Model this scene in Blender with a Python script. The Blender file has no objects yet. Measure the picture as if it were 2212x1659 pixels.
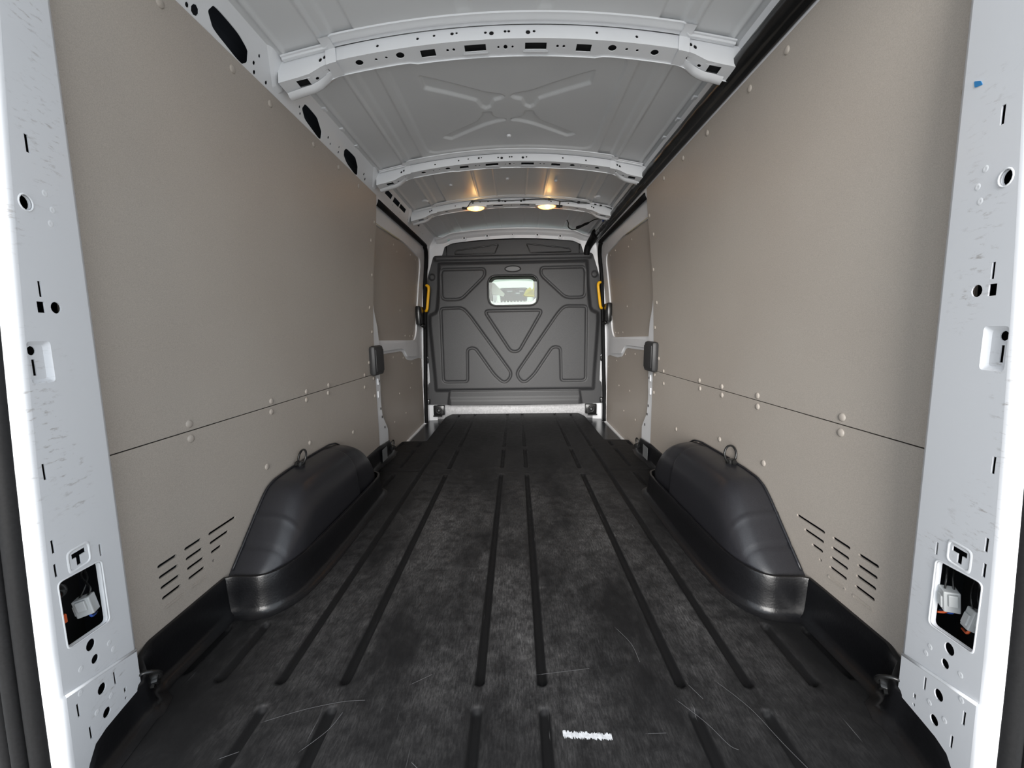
import bpy, bmesh, math, random
from mathutils import Vector, Matrix
from mathutils.geometry import tessellate_polygon
import numpy as np

random.seed(7)
scene = bpy.context.scene
COL = scene.collection

# ------------------------------------------------------------------ camera
cam_data = bpy.data.cameras.new('camera')
cam = bpy.data.objects.new('camera', cam_data)
COL.objects.link(cam)
scene.camera = cam
PITCH, YAW, ROLL = .137457, .025718, -.016108
F_ = Vector((-math.sin(YAW)*math.cos(PITCH), math.cos(YAW)*math.cos(PITCH), -math.sin(PITCH)))
R0 = Vector((math.cos(YAW), math.sin(YAW), 0))
U0 = R0.cross(F_)
R_ = R0*math.cos(ROLL) + U0*math.sin(ROLL)
U_ = -R0*math.sin(ROLL) + U0*math.cos(ROLL)
m = Matrix((R_, U_, -F_)).transposed().to_4x4()
m.translation = (.023044, 0, .86275)
cam.matrix_world = m
cam_data.sensor_fit = 'HORIZONTAL'
cam_data.sensor_width = 36
cam_data.lens = 830/2212*36
cam_data.shift_x = 11.315/2212
cam_data.clip_start = .02
cam_data.clip_end = 200

# ------------------------------------------------------------------ world, light, exposure
world = bpy.data.worlds.new('overcast_sky')
scene.world = world
world.use_nodes = True
bg = world.node_tree.nodes['Background']
bg.inputs[0].default_value = (.84, .92, 1.0, 1)
bg.inputs[1].default_value = .86
sun_data = bpy.data.lights.new('veiled_sun', 'SUN')
sun_data.energy = 3.9
sun_data.angle = math.radians(45)
sun_data.color = (1.0, .97, .93)
sun = bpy.data.objects.new('veiled_sun', sun_data)
COL.objects.link(sun)
to_sun = Vector((-math.sin(.13)*math.cos(.26), -math.cos(.13)*math.cos(.26), math.sin(.26)))
sun.rotation_euler = to_sun.to_track_quat('Z', 'Y').to_euler()
sun.location = (-3, -8, 5)
scene.view_settings.view_transform = 'Standard'
scene.view_settings.look = 'None'
scene.view_settings.gamma = 1
scene.view_settings.use_curve_mapping = False
scene.view_settings.exposure = 1.06
scene.cycles.max_bounces = 16
scene.cycles.diffuse_bounces = 10

# ------------------------------------------------------------------ materials
def new_mat(name):
    mt = bpy.data.materials.new(name)
    mt.use_nodes = True
    nt = mt.node_tree
    return mt, nt, nt.nodes['Principled BSDF']

def plain(name, col, rough=.5, metal=0, spec=.5):
    mt, nt, b = new_mat(name)
    b.inputs['Base Color'].default_value = (*col, 1)
    b.inputs['Roughness'].default_value = rough
    b.inputs['Metallic'].default_value = metal
    b.inputs['Specular IOR Level'].default_value = spec
    return mt

def noise(nt, scale, detail=3, mapscale=None, rough=.55, obj=True):
    tc = nt.nodes.new('ShaderNodeTexCoord')
    n = nt.nodes.new('ShaderNodeTexNoise')
    n.inputs['Scale'].default_value = scale
    n.inputs['Detail'].default_value = detail
    n.inputs['Roughness'].default_value = rough
    if mapscale:
        mp = nt.nodes.new('ShaderNodeMapping')
        mp.inputs['Scale'].default_value = mapscale
        nt.links.new(tc.outputs['Object'], mp.inputs[0])
        nt.links.new(mp.outputs[0], n.inputs['Vector'])
    else:
        nt.links.new(tc.outputs['Object'], n.inputs['Vector'])
    return n

def ramp(nt, src, stops):
    r = nt.nodes.new('ShaderNodeValToRGB')
    e = r.color_ramp.elements
    while len(e) < len(stops):
        e.new(.5)
    for el, (p, c) in zip(e, stops):
        el.position = p
        el.color = (*c, 1) if len(c) == 3 else c
    nt.links.new(src, r.inputs[0])
    return r

def mixc(nt, fac, a, b, mode='MIX'):
    mx = nt.nodes.new('ShaderNodeMix')
    mx.data_type = 'RGBA'
    mx.blend_type = mode
    if isinstance(fac, float): mx.inputs[0].default_value = fac
    else: nt.links.new(fac, mx.inputs[0])
    for s, i in ((a, 6), (b, 7)):
        if isinstance(s, tuple): mx.inputs[i].default_value = (*s, 1)
        else: nt.links.new(s, mx.inputs[i])
    return mx.outputs[2]

def bump(nt, b, src, strength, dist=.002):
    bp = nt.nodes.new('ShaderNodeBump')
    bp.inputs['Strength'].default_value = strength
    bp.inputs['Distance'].default_value = dist
    nt.links.new(src, bp.inputs['Height'])
    nt.links.new(bp.outputs[0], b.inputs['Normal'])

def m_white():
    mt, nt, b = new_mat('white_paint')
    n = noise(nt, 3, 2)
    c = ramp(nt, n.outputs[0], [(.3, (.77, .78, .80)), (.7, (.81, .82, .84))])
    nt.links.new(c.outputs[0], b.inputs['Base Color'])
    b.inputs['Roughness'].default_value = .28
    return mt

def m_white_scuffed():
    mt, nt, b = new_mat('scuffed_white_paint')
    n = noise(nt, 1.0, 5, (40, 40, 130), .65)
    k = noise(nt, 1.0, 2, (9, 9, 5))
    r1 = ramp(nt, n.outputs[0], [(.56, (0, 0, 0)), (.70, (1, 1, 1))])
    r2 = ramp(nt, k.outputs[0], [(.52, (0, 0, 0)), (.66, (1, 1, 1))])
    ml = nt.nodes.new('ShaderNodeMath'); ml.operation = 'MULTIPLY'
    nt.links.new(r1.outputs[0], ml.inputs[0]); nt.links.new(r2.outputs[0], ml.inputs[1])
    m2 = nt.nodes.new('ShaderNodeMath'); m2.operation = 'MULTIPLY'; m2.inputs[1].default_value = .6
    nt.links.new(ml.outputs[0], m2.inputs[0])
    c = mixc(nt, m2.outputs[0], (.72, .73, .755), (.22, .18, .15))
    nt.links.new(c, b.inputs['Base Color'])
    b.inputs['Roughness'].default_value = .3
    return mt

def m_roof():
    mt, nt, b = new_mat('greyed_white_roof_paint')  # white paint in a greyer tone than the bows
    n = noise(nt, 2.5, 2)
    c = ramp(nt, n.outputs[0], [(.3, (.68, .69, .70)), (.7, (.72, .73, .74))])
    nt.links.new(c.outputs[0], b.inputs['Base Color'])
    b.inputs['Roughness'].default_value = .38
    return mt

def m_panel():
    mt, nt, b = new_mat('beige_lining_board')
    a = noise(nt, 1.6, 2)
    c1 = ramp(nt, a.outputs[0], [(.3, (.415, .367, .322)), (.7, (.445, .402, .357))])
    g = noise(nt, 450, 2)
    c2 = ramp(nt, g.outputs[0], [(.3, (.90, .90, .90)), (.7, (1.08, 1.08, 1.08))])
    c = mixc(nt, 1.0, c1.outputs[0], c2.outputs[0], 'MULTIPLY')
    s = noise(nt, 1.0, 4, (60, 3.0, 24), .6)
    sr = ramp(nt, s.outputs[0], [(.73, (0, 0, 0)), (.78, (.35, .35, .35))])
    c = mixc(nt, sr.outputs[0], c, (.40, .37, .34))
    nt.links.new(c, b.inputs['Base Color'])
    b.inputs['Roughness'].default_value = .42
    b.inputs['Specular IOR Level'].default_value = .35
    bump(nt, b, g.outputs[0], .12, .001)
    return mt

def m_liner():
    mt, nt, b = new_mat('scratched_black_floor_plastic')
    base = (.0075, .0075, .008)
    # broad rubbed areas, fine grain running along the load floor, and sharp scratches
    rub = noise(nt, 1.0, 4, (3.4, 1.5, 1), .6)
    rr = ramp(nt, rub.outputs[0], [(.36, (.06, .06, .06)), (.62, (1, 1, 1))])
    fine = noise(nt, 1.0, 8, (210, 42, 1), .75)
    fr = ramp(nt, fine.outputs[0], [(.40, (.25, .25, .25)), (.66, (1, 1, 1))])
    blot = noise(nt, 22, 7, None, .72)
    br = ramp(nt, blot.outputs[0], [(.38, (.28, .28, .28)), (.66, (1, 1, 1))])
    m1 = mixc(nt, 1.0, rr.outputs[0], fr.outputs[0], 'MULTIPLY')
    m1 = mixc(nt, 1.0, m1, br.outputs[0], 'MULTIPLY')
    # loads never touch the bottoms of the grooves, so they stay unworn
    tcz = nt.nodes.new('ShaderNodeTexCoord'); sx = nt.nodes.new('ShaderNodeSeparateXYZ')
    nt.links.new(tcz.outputs['Object'], sx.inputs[0])
    mr = nt.nodes.new('ShaderNodeMapRange')
    mr.inputs[1].default_value = -.005; mr.inputs[2].default_value = -.0012
    nt.links.new(sx.outputs[2], mr.inputs[0])
    m1 = mixc(nt, 1.0, m1, mr.outputs[0], 'MULTIPLY')
    # rubbed tone is strongest in the middle of the rear half
    def band(sock, a, b_, c_, d):
        r1 = nt.nodes.new('ShaderNodeMapRange'); r1.interpolation_type = 'SMOOTHSTEP'
        r1.inputs[1].default_value = a; r1.inputs[2].default_value = b_
        r2 = nt.nodes.new('ShaderNodeMapRange'); r2.interpolation_type = 'SMOOTHSTEP'
        r2.inputs[1].default_value = c_; r2.inputs[2].default_value = d; r2.inputs[3].default_value = 1; r2.inputs[4].default_value = 0
        nt.links.new(sock, r1.inputs[0]); nt.links.new(sock, r2.inputs[0])
        mm = nt.nodes.new('ShaderNodeMath'); mm.operation = 'MULTIPLY'
        nt.links.new(r1.outputs[0], mm.inputs[0]); nt.links.new(r2.outputs[0], mm.inputs[1])
        return mm.outputs[0]
    tr = nt.nodes.new('ShaderNodeMath'); tr.operation = 'MULTIPLY'
    nt.links.new(band(sx.outputs[0], -.85, -.30, .35, .85), tr.inputs[0])
    nt.links.new(band(sx.outputs[1], .45, .95, 1.35, 2.6), tr.inputs[1])
    tr2 = nt.nodes.new('ShaderNodeMath'); tr2.operation = 'MULTIPLY_ADD'; tr2.inputs[1].default_value = .82; tr2.inputs[2].default_value = .18
    nt.links.new(tr.outputs[0], tr2.inputs[0])
    m1 = mixc(nt, 1.0, m1, tr2.outputs[0], 'MULTIPLY')
    c = mixc(nt, m1, base, (.135, .131, .130))
    def scratch(ms, rot, lo, amt, cur):
        tc = nt.nodes.new('ShaderNodeTexCoord')
        mp = nt.nodes.new('ShaderNodeMapping')
        mp.inputs['Rotation'].default_value = (0, 0, rot)
        mp.inputs['Scale'].default_value = ms
        nt.links.new(tc.outputs['Object'], mp.inputs[0])
        v = nt.nodes.new('ShaderNodeTexNoise'); v.inputs['Scale'].default_value = 1; v.inputs['Detail'].default_value = 3
        nt.links.new(mp.outputs[0], v.inputs['Vector'])
        r = ramp(nt, v.outputs[0], [(lo, (0, 0, 0)), (lo+.03, (amt, amt, amt))])
        return mixc(nt, r.outputs[0], cur, (.11, .11, .113))
    c = scratch((150, 5, 1), .22, .73, .6, c)
    c = scratch((170, 6, 1), -.30, .74, .6, c)
    c = scratch((130, 4, 1), 1.25, .74, .7, c)
    nt.links.new(c, b.inputs['Base Color'])
    rr2 = ramp(nt, blot.outputs[0], [(.3, (.46, .46, .46)), (.7, (.62, .62, .62))])
    nt.links.new(rr2.outputs[0], b.inputs['Roughness'])
    b.inputs['Specular IOR Level'].default_value = .2
    bump(nt, b, fine.outputs[0], .25, .0012)
    return mt

def m_grain(name, col, rough, scale=350, st=.25, spec=.5):
    mt, nt, b = new_mat(name)
    n = noise(nt, scale, 2)
    c = ramp(nt, n.outputs[0], [(.3, tuple(x*.82 for x in col)), (.7, tuple(x*1.18 for x in col))])
    nt.links.new(c.outputs[0], b.inputs['Base Color'])
    b.inputs['Roughness'].default_value = rough
    b.inputs['Specular IOR Level'].default_value = spec
    bump(nt, b, n.outputs[0], st, .0012)
    return mt

M = dict(
    white=m_white(), scuffed=m_white_scuffed(), roof=m_roof(), panel=m_panel(), liner=m_liner(),
    lip=m_grain('glossy_black_liner_edge', (.006, .006, .007), .30, 160, .30),
    arch=m_grain('satin_black_moulded_plastic', (.017, .017, .020), .30, 300, .10),
    bulk=m_grain('textured_charcoal_composite', (.043, .0435, .046), .5, 260, .35),
    rubber=m_grain('black_rubber', (.006, .006, .0065), .6, 200, .12, .15),
    black=plain('gloss_black_plastic', (.012, .012, .012), .25),
    facade=plain('grey_green_render', (.20, .22, .20), .9),
    blue_mark=plain('blue_paint_smear', (.03, .22, .50), .5),
    sill=m_grain('dusty_white_sill_paint', (.46, .46, .47), .5, 60, .05),
    skin=plain('primed_blue_grey_skin', (.05, .056, .07), .6),
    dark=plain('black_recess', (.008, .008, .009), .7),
    duct=plain('shiny_black_cable_trunking', (.012, .012, .012), .22),
    grey=plain('dark_grey_moulding', (.03, .03, .031), .5),
    patch=plain('grey_sticker', (.16, .165, .17), .5),
    metal=plain('dark_painted_steel', (.028, .03, .034), .25),
    yellow=plain('bright_yellow_plastic', (.95, .50, .01), .4),
    hivis=plain('fluorescent_yellow_cloth', (.85, .72, .02), .8),
    seatc=plain('pale_seat_cloth', (.72, .74, .68), .8),
    dash=plain('dark_dashboard_plastic', (.05, .052, .055), .6),
    conn=plain('translucent_white_connector', (.45, .46, .46), .4),
    orange=plain('orange_wire', (.65, .11, .03), .4),
    blue=plain('blue_wire', (.03, .10, .45), .4),
    teal=plain('pale_teal_plug', (.35, .66, .64), .5),
    tape=plain('yellowed_sealer', (.60, .56, .42), .5),
    scuff=m_grain('worn_white_scuff', (.55, .56, .58), .6, 120, .2),
    conc=m_grain('pale_concrete', (.58, .57, .55), .9, 4, .1),
    wdark=plain('dark_cab_trim', (.06, .055, .05), .7),
    headl=plain('pale_cab_headlining', (.42, .43, .40), .8),
)
lm, lnt, lb = new_mat('glowing_amber_lens')
lb.inputs['Base Color'].default_value = (.9, .6, .3, 1)
lb.inputs['Emission Color'].default_value = (1, .36, .06, 1)
lb.inputs['Emission Strength'].default_value = 5
M['lens'] = lm
bm_, bnt, bb = new_mat('glowing_bulb')
bb.inputs['Emission Color'].default_value = (1, .60, .20, 1)
bb.inputs['Emission Strength'].default_value = 35
M['bulb'] = bm_
gm = bpy.data.materials.new('window_glass')      # thin clear pane: mostly see-through with a faint reflection
gm.use_nodes = True
gnt = gm.node_tree
gnt.nodes.remove(gnt.nodes['Principled BSDF'])
g_t = gnt.nodes.new('ShaderNodeBsdfTransparent'); g_t.inputs[0].default_value = (.90, .94, .92, 1)
g_g = gnt.nodes.new('ShaderNodeBsdfGlossy'); g_g.inputs['Roughness'].default_value = .02
g_m = gnt.nodes.new('ShaderNodeMixShader'); g_m.inputs[0].default_value = .014
gnt.links.new(g_t.outputs[0], g_m.inputs[1]); gnt.links.new(g_g.outputs[0], g_m.inputs[2])
gnt.links.new(g_m.outputs[0], gnt.nodes['Material Output'].inputs[0])
M['glass'] = gm

# ------------------------------------------------------------------ helpers
def link(name, bm, mat, parent=None, smooth=False, angle=None):
    bmesh.ops.recalc_face_normals(bm, faces=bm.faces)
    me = bpy.data.meshes.new(name)
    bm.to_mesh(me); bm.free()
    me.materials.append(M[mat] if isinstance(mat, str) else mat)
    if smooth:
        for p in me.polygons: p.use_smooth = True
        if angle is not None:
            me.set_sharp_from_angle(angle=angle)
    o = bpy.data.objects.new(name, me)
    COL.objects.link(o)
    if parent: o.parent = parent
    return o

def tag(o, label=None, cat=None, group=None, kind=None):
    if label: o['label'] = label
    if cat: o['category'] = cat
    if group: o['group'] = group
    if kind: o['kind'] = kind
    return o

def thing(name, label, cat, group=None, kind=None, loc=(0, 0, 0)):
    e = bpy.data.objects.new(name, None)
    e.empty_display_size = .05
    COL.objects.link(e)
    e.location = loc
    return tag(e, label, cat, group, kind)

def box(bm, x0, x1, y0, y1, z0, z1, bev=0, mat=None):
    r = bmesh.ops.create_cube(bm, size=1)
    vs = r['verts']
    for v in vs:
        v.co = Vector(((x0+x1)/2+v.co.x*(x1-x0), (y0+y1)/2+v.co.y*(y1-y0), (z0+z1)/2+v.co.z*(z1-z0)))
    if bev:
        es = list({e for v in vs for e in v.link_edges})
        r = bmesh.ops.bevel(bm, geom=es, offset=bev, segments=2, affect='EDGES', profile=.5)
        vs = list({v for f in r['faces'] for v in f.verts} | {v for v in vs if v.is_valid})
    if mat is not None:
        for v in vs: v.co = mat @ v.co
    return vs

def tube(bm, pts, r, n=8, closed=False):
    pts = [Vector(p) for p in pts]
    rings = []
    N = len(pts)
    prev = None
    for i, p in enumerate(pts):
        if closed: t = pts[(i+1) % N]-pts[i-1]
        else: t = pts[min(i+1, N-1)]-pts[max(i-1, 0)]
        t.normalize()
        if prev is None:
            a = t.orthogonal().normalized()
        else:
            a = (prev - t*prev.dot(t)).normalized()
        prev = a
        b = t.cross(a)
        rr = r[i] if isinstance(r, (list, tuple)) else r
        rings.append([bm.verts.new(p+(a*math.cos(k/n*2*math.pi)+b*math.sin(k/n*2*math.pi))*rr) for k in range(n)])
    for i in range(N if closed else N-1):
        A, B = rings[i], rings[(i+1) % N]
        if closed and i == N-1:      # best alignment for the closing ring
            off = min(range(n), key=lambda s: (A[0].co-B[s].co).length)
            B = B[off:]+B[:off]
        for k in range(n):
            bm.faces.new((A[k], A[(k+1) % n], B[(k+1) % n], B[k]))
    if not closed:
        bm.faces.new(rings[0]); bm.faces.new(rings[-1])

def spline(pts, n=8, closed=False):
    P = [Vector(p) for p in pts]
    out = []
    N = len(P)
    rng = N if closed else N-1
    for i in range(rng):
        p0 = P[(i-1) % N] if closed or i else P[0]
        p1 = P[i]; p2 = P[(i+1) % N]
        p3 = P[(i+2) % N] if closed or i+2 < N else P[-1]
        for k in range(n):
            t = k/n
            out.append(.5*((2*p1)+(p2-p0)*t+(2*p0-5*p1+4*p2-p3)*t*t+(3*p1-p0-3*p2+p3)*t**3))
    if not closed: out.append(P[-1])
    return out

def rounded(pts, r, n=5):
    """round the corners of a closed 2-D polygon; r one value or a list"""
    out = []
    N = len(pts)
    for i in range(N):
        p = Vector(pts[i]); a = Vector(pts[i-1])-p; b = Vector(pts[(i+1) % N])-p
        rr = r[i] if isinstance(r, (list, tuple)) else r
        d = min(rr, a.length*.48, b.length*.48)
        s = p+a.normalized()*d; e = p+b.normalized()*d
        for k in range(n+1):
            t = k/n
            out.append(tuple((1-t)**2*s+2*t*(1-t)*p+t*t*e))
    return out

def circ(u, v, ru, rv=None, n=14):
    rv = rv or ru
    return [(u+ru*math.cos(2*math.pi*k/n), v+rv*math.sin(2*math.pi*k/n)) for k in range(n)]

def rect(u0, u1, v0, v1):
    return [(u0, v0), (u1, v0), (u1, v1), (u0, v1)]

def slot(u0, v0, u1, v1, w, n=4):
    """a straight slot with rounded ends"""
    d = Vector((u1-u0, v1-v0)); L = d.length; d.normalize(); q = Vector((-d.y, d.x))
    out = []
    for k in range(n+1):
        a = -math.pi/2+math.pi*k/n
        out.append(tuple(Vector((u1, v1))+d*(math.cos(a)*w/2)+q*(math.sin(a)*w/2)))
    for k in range(n+1):
        a = math.pi/2+math.pi*k/n
        out.append(tuple(Vector((u0, v0))+d*(math.cos(a)*w/2)+q*(math.sin(a)*w/2)))
    return out

def sheet(bm, outer, holes, fmap, t, ucuts=(), vcuts=()):
    """a plate of thickness t with real holes; fmap(u, v, d) -> point, d runs into the plate"""
    loops = [list(outer)]+[list(h) for h in holes]
    flat = [p for l in loops for p in l]
    tris = tessellate_polygon([[Vector((p[0], p[1], 0)) for p in l] for l in loops])
    tmp = bmesh.new()
    fr = [tmp.verts.new((p[0], p[1], 0)) for p in flat]
    bk = [tmp.verts.new((p[0], p[1], t)) for p in flat]
    for a, b, c in tris:
        try:
            tmp.faces.new((fr[a], fr[b], fr[c])); tmp.faces.new((bk[c], bk[b], bk[a]))
        except ValueError: pass
    i = 0
    for l in loops:
        n = len(l)
        for k in range(n):
            a, b = i+k, i+(k+1) % n
            try: tmp.faces.new((fr[a], fr[b], bk[b], bk[a]))
            except ValueError: pass
        i += n
    for cuts, no in ((ucuts, (1, 0, 0)), (vcuts, (0, 1, 0))):
        for c in cuts:
            bmesh.ops.bisect_plane(tmp, geom=list(tmp.verts)+list(tmp.edges)+list(tmp.faces), dist=1e-6,
                                   plane_co=(c*no[0], c*no[1], 0), plane_no=no)
    mp = {}
    for v in tmp.verts: mp[v] = bm.verts.new(fmap(v.co.x, v.co.y, v.co.z))
    for f in tmp.faces:
        try: bm.faces.new([mp[v] for v in f.verts])
        except ValueError: pass
    tmp.free()

def grid(bm, us, vs, fmap):
    V = [[bm.verts.new(fmap(u, v)) for v in vs] for u in us]
    for i in range(len(us)-1):
        for j in range(len(vs)-1):
            bm.faces.new((V[i][j], V[i+1][j], V[i+1][j+1], V[i][j+1]))
    return V

def lin(a, b, n): return [a+(b-a)*k/(n-1) for k in range(n)]

def np_mesh(name, verts, faces, mat, parent=None, smooth=True):
    me = bpy.data.meshes.new(name)
    me.from_pydata(verts, [], faces)
    me.materials.append(M[mat])
    if smooth:
        me.polygons.foreach_set('use_smooth', [True]*len(me.polygons))
    me.update()
    o = bpy.data.objects.new(name, me)
    COL.objects.link(o)
    if parent: o.parent = parent
    return o

def seg_dist(X, Y, pts, closed=True):
    D = np.full(X.shape, 1e9)
    n = len(pts)
    for i in range(n if closed else n-1):
        ax, ay = pts[i]; bx, by = pts[(i+1) % n]
        dx, dy = bx-ax, by-ay
        L2 = dx*dx+dy*dy+1e-12
        t = np.clip(((X-ax)*dx+(Y-ay)*dy)/L2, 0, 1)
        D = np.minimum(D, np.hypot(X-ax-t*dx, Y-ay-t*dy))
    return D

def inside(X, Y, pts):
    r = np.zeros(X.shape, bool)
    n = len(pts)
    for i in range(n):
        ax, ay = pts[i]; bx, by = pts[(i+1) % n]
        if ay == by: continue
        c = ((ay > Y) != (by > Y)) & (X < (bx-ax)*(Y-ay)/(by-ay)+ax)
        r ^= c
    return r

def smooth01(t):
    t = np.clip(t, 0, 1)
    return t*t*(3-2*t)

def groove(d, half, soft, depth):
    return -depth*(1-smooth01((d-half)/soft))

def field(us, vs, keep, hfun, pmap, outlines=()):
    """height field mesh limited to keep(U, V); boundary vertices are pulled onto the outlines"""
    U, V = np.meshgrid(us, vs, indexing='ij')
    UC = (U[:-1, :-1]+U[1:, 1:])/2; VC = (V[:-1, :-1]+V[1:, 1:])/2
    K = keep(UC, VC)
    nu, nv = U.shape
    used = np.zeros((nu, nv), int)
    for di in (0, 1):
        for dj in (0, 1):
            used[di:nu-1+di, dj:nv-1+dj] += K
    if outlines:
        bd = np.argwhere((used > 0) & (used < 4))
        for i, j in bd:
            best = None
            for pts in outlines:
                n = len(pts)
                for k in range(n):
                    ax, ay = pts[k]; bx, by = pts[(k+1) % n]
                    dx, dy = bx-ax, by-ay
                    t = max(0, min(1, ((U[i, j]-ax)*dx+(V[i, j]-ay)*dy)/(dx*dx+dy*dy+1e-12)))
                    qx, qy = ax+t*dx, ay+t*dy
                    d = (qx-U[i, j])**2+(qy-V[i, j])**2
                    if best is None or d < best[0]: best = (d, qx, qy)
            if best[0] < ((us[1]-us[0])*1.6)**2:
                U[i, j], V[i, j] = best[1], best[2]
    H = hfun(U, V)
    idx = -np.ones((nu, nv), int)
    on_ = used > 0
    idx[on_] = np.arange(on_.sum())
    P = pmap(U, V, H)
    verts = np.stack([p[on_] for p in P], 1).tolist()
    ii, jj = np.nonzero(K)
    faces = np.stack([idx[ii, jj], idx[ii+1, jj], idx[ii+1, jj+1], idx[ii, jj+1]], 1).tolist()
    return verts, faces

def wx(z):
    """half width of the load-space side at height z (upright below the seam, leaning in above)"""
    return .89-.074*max(0., z-.6)**2

def roof_z(x): return 1.862-.15*x*x

# ------------------------------------------------------------------ the setting: ground, floor pan, outer skins, roof
bm = bmesh.new(); box(bm, -14, 14, -16, 18, -.75, -.65)
tag(link('ground', bm, 'conc'), 'pale concrete ground outside the open van', 'ground', kind='structure')

bm = bmesh.new()
box(bm, -.99, .99, .50, 4.02, -.10, -.055)
tag(link('floor', bm, 'metal'), 'dark painted steel floor pan showing at the side door steps', 'floor', kind='structure')

for s, side in ((-1, 'left'), (1, 'right')):
    bm = bmesh.new()
    prof = [(.99, -.10), (.99, .7), (.975, 1.2), (.93, 1.62), (.86, 1.78), (.76, 1.85)]
    V = []
    for y in (.60, 4.02):
        V.append([bm.verts.new((s*x, y, z)) for x, z in prof]+[bm.verts.new((s*(x+.02), y, z+.01)) for x, z in reversed(prof)])
    n = len(V[0])
    for k in range(n): bm.faces.new((V[0][k], V[0][(k+1) % n], V[1][(k+1) % n], V[1][k]))
    bm.faces.new(V[0]); bm.faces.new(V[1])
    tag(link('wall_'+side, bm, 'skin'), 'outer body side of the van on the %s behind the lining' % side, 'wall', kind='structure')

# roof skin with pressed swages
SW = [  # half pattern of the cross-shaped swage (x > 0 side is mirrored)
    [(.34, 1.645), (.10, 1.788), (.03, 1.808), (.016, 1.822), (.03, 1.838), (.062, 1.850), (.078, 1.895), (.10, 1.910), (.118, 1.893), (.135, 1.845), (.34, 1.722)],
    [(.34, 2.125), (.150, 2.015), (.123, 1.97), (.115, 1.938), (.080, 1.938), (.072, 1.978), (.045, 1.997), (.016, 2.0), (.016, 2.012), (.06, 2.025), (.12, 2.05), (.30, 2.155)],
]
def roof_h(X, Y):
    Z = 1.862-.15*X*X
    H = np.zeros_like(Z)
    AX = np.abs(X)
    for pts in SW:
        ins = inside(AX, Y, pts); d = seg_dist(AX, Y, pts)
        sd = np.where(ins, d, -d)
        H += .010*smooth01((sd+.005)/.009)
    # raised field around the cross
    fld = rounded([(.445, 1.53), (.445, 2.262), (-.445, 2.262), (-.445, 1.53)], .07)
    d = seg_dist(X, Y, fld); ins = inside(X, Y, fld)
    H += .008*smooth01((np.where(ins, d, -d)+.005)/.009)
    # long pressings near both sides, in every bay
    for x0, x1 in ((.487, .555), (.598, .598), (.725, .735)):
        if x1-x0 > .03: H += .007*smooth01((AX-x0+.005)/.010)*smooth01((x1+.005-AX)/.010)
        else: H += groove(np.abs(AX-(x0+x1)/2), .003, .007, .006)
    # front bays: two pressings near the middle
    fr = smooth01((Y-2.42)/.02)
    for x0 in (.105, .24):
        H += fr*groove(np.abs(AX-x0), .002, .006, .004)
    nr = smooth01((1.36-Y)/.02)
    H += nr*(.005*smooth01((AX-.10)/.012)*smooth01((.155-AX)/.012))
    return Z+H
us = np.linspace(-.758, .758, 305); vs = np.linspace(.52, 3.95, 680)
v_, f_ = field(us, vs, lambda U, V: np.ones(U.shape, bool), roof_h, lambda U, V, H: (U, V, H))
ceil_ = np_mesh('ceiling', v_, f_, 'roof')
tag(ceil_, 'off-white painted roof skin with cross-shaped swages', 'ceiling', kind='structure')
# plugs pressed into the roof skin (each is a small stud)
for x, y in ((0, 2.137), (-.40, 2.72), (-.02, 2.70), (.30, 2.72), (-.62, 2.92), (.62, 2.92)):
    bm = bmesh.new()
    bmesh.ops.create_cone(bm, cap_ends=True, segments=14, radius1=.010 if abs(x) < .5 else .02, radius2=.013 if abs(x) < .5 else .028, depth=.010,
                          matrix=Matrix.Translation((x, y, roof_z(x)-.006)))
    link('plug', bm, 'white', ceil_, True, .6)

# roof outer cover above (keeps daylight out)
bm = bmesh.new()
grid(bm, lin(-.99, .99, 25), [.45, 4.02], lambda x, y: (x, y, 1.93-.06*x*x))
tag(link('ceiling', bm, 'white'), 'outer roof sheet of the van above the pressed skin', 'roof', kind='structure')

# rear header over the door opening
bm = bmesh.new()
grid(bm, lin(-.9, .9, 25), range(5), lambda x, k: (x, (.50, .50, .56, .62, .66)[k], (1.92-.06*x*x, roof_z(x)-.07, roof_z(x)-.09, roof_z(x)-.07, roof_z(x)-.003)[k]))
tag(link('trim_1', bm, 'white', None, True), 'white painted header above the rear door opening', 'header', kind='structure')

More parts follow.
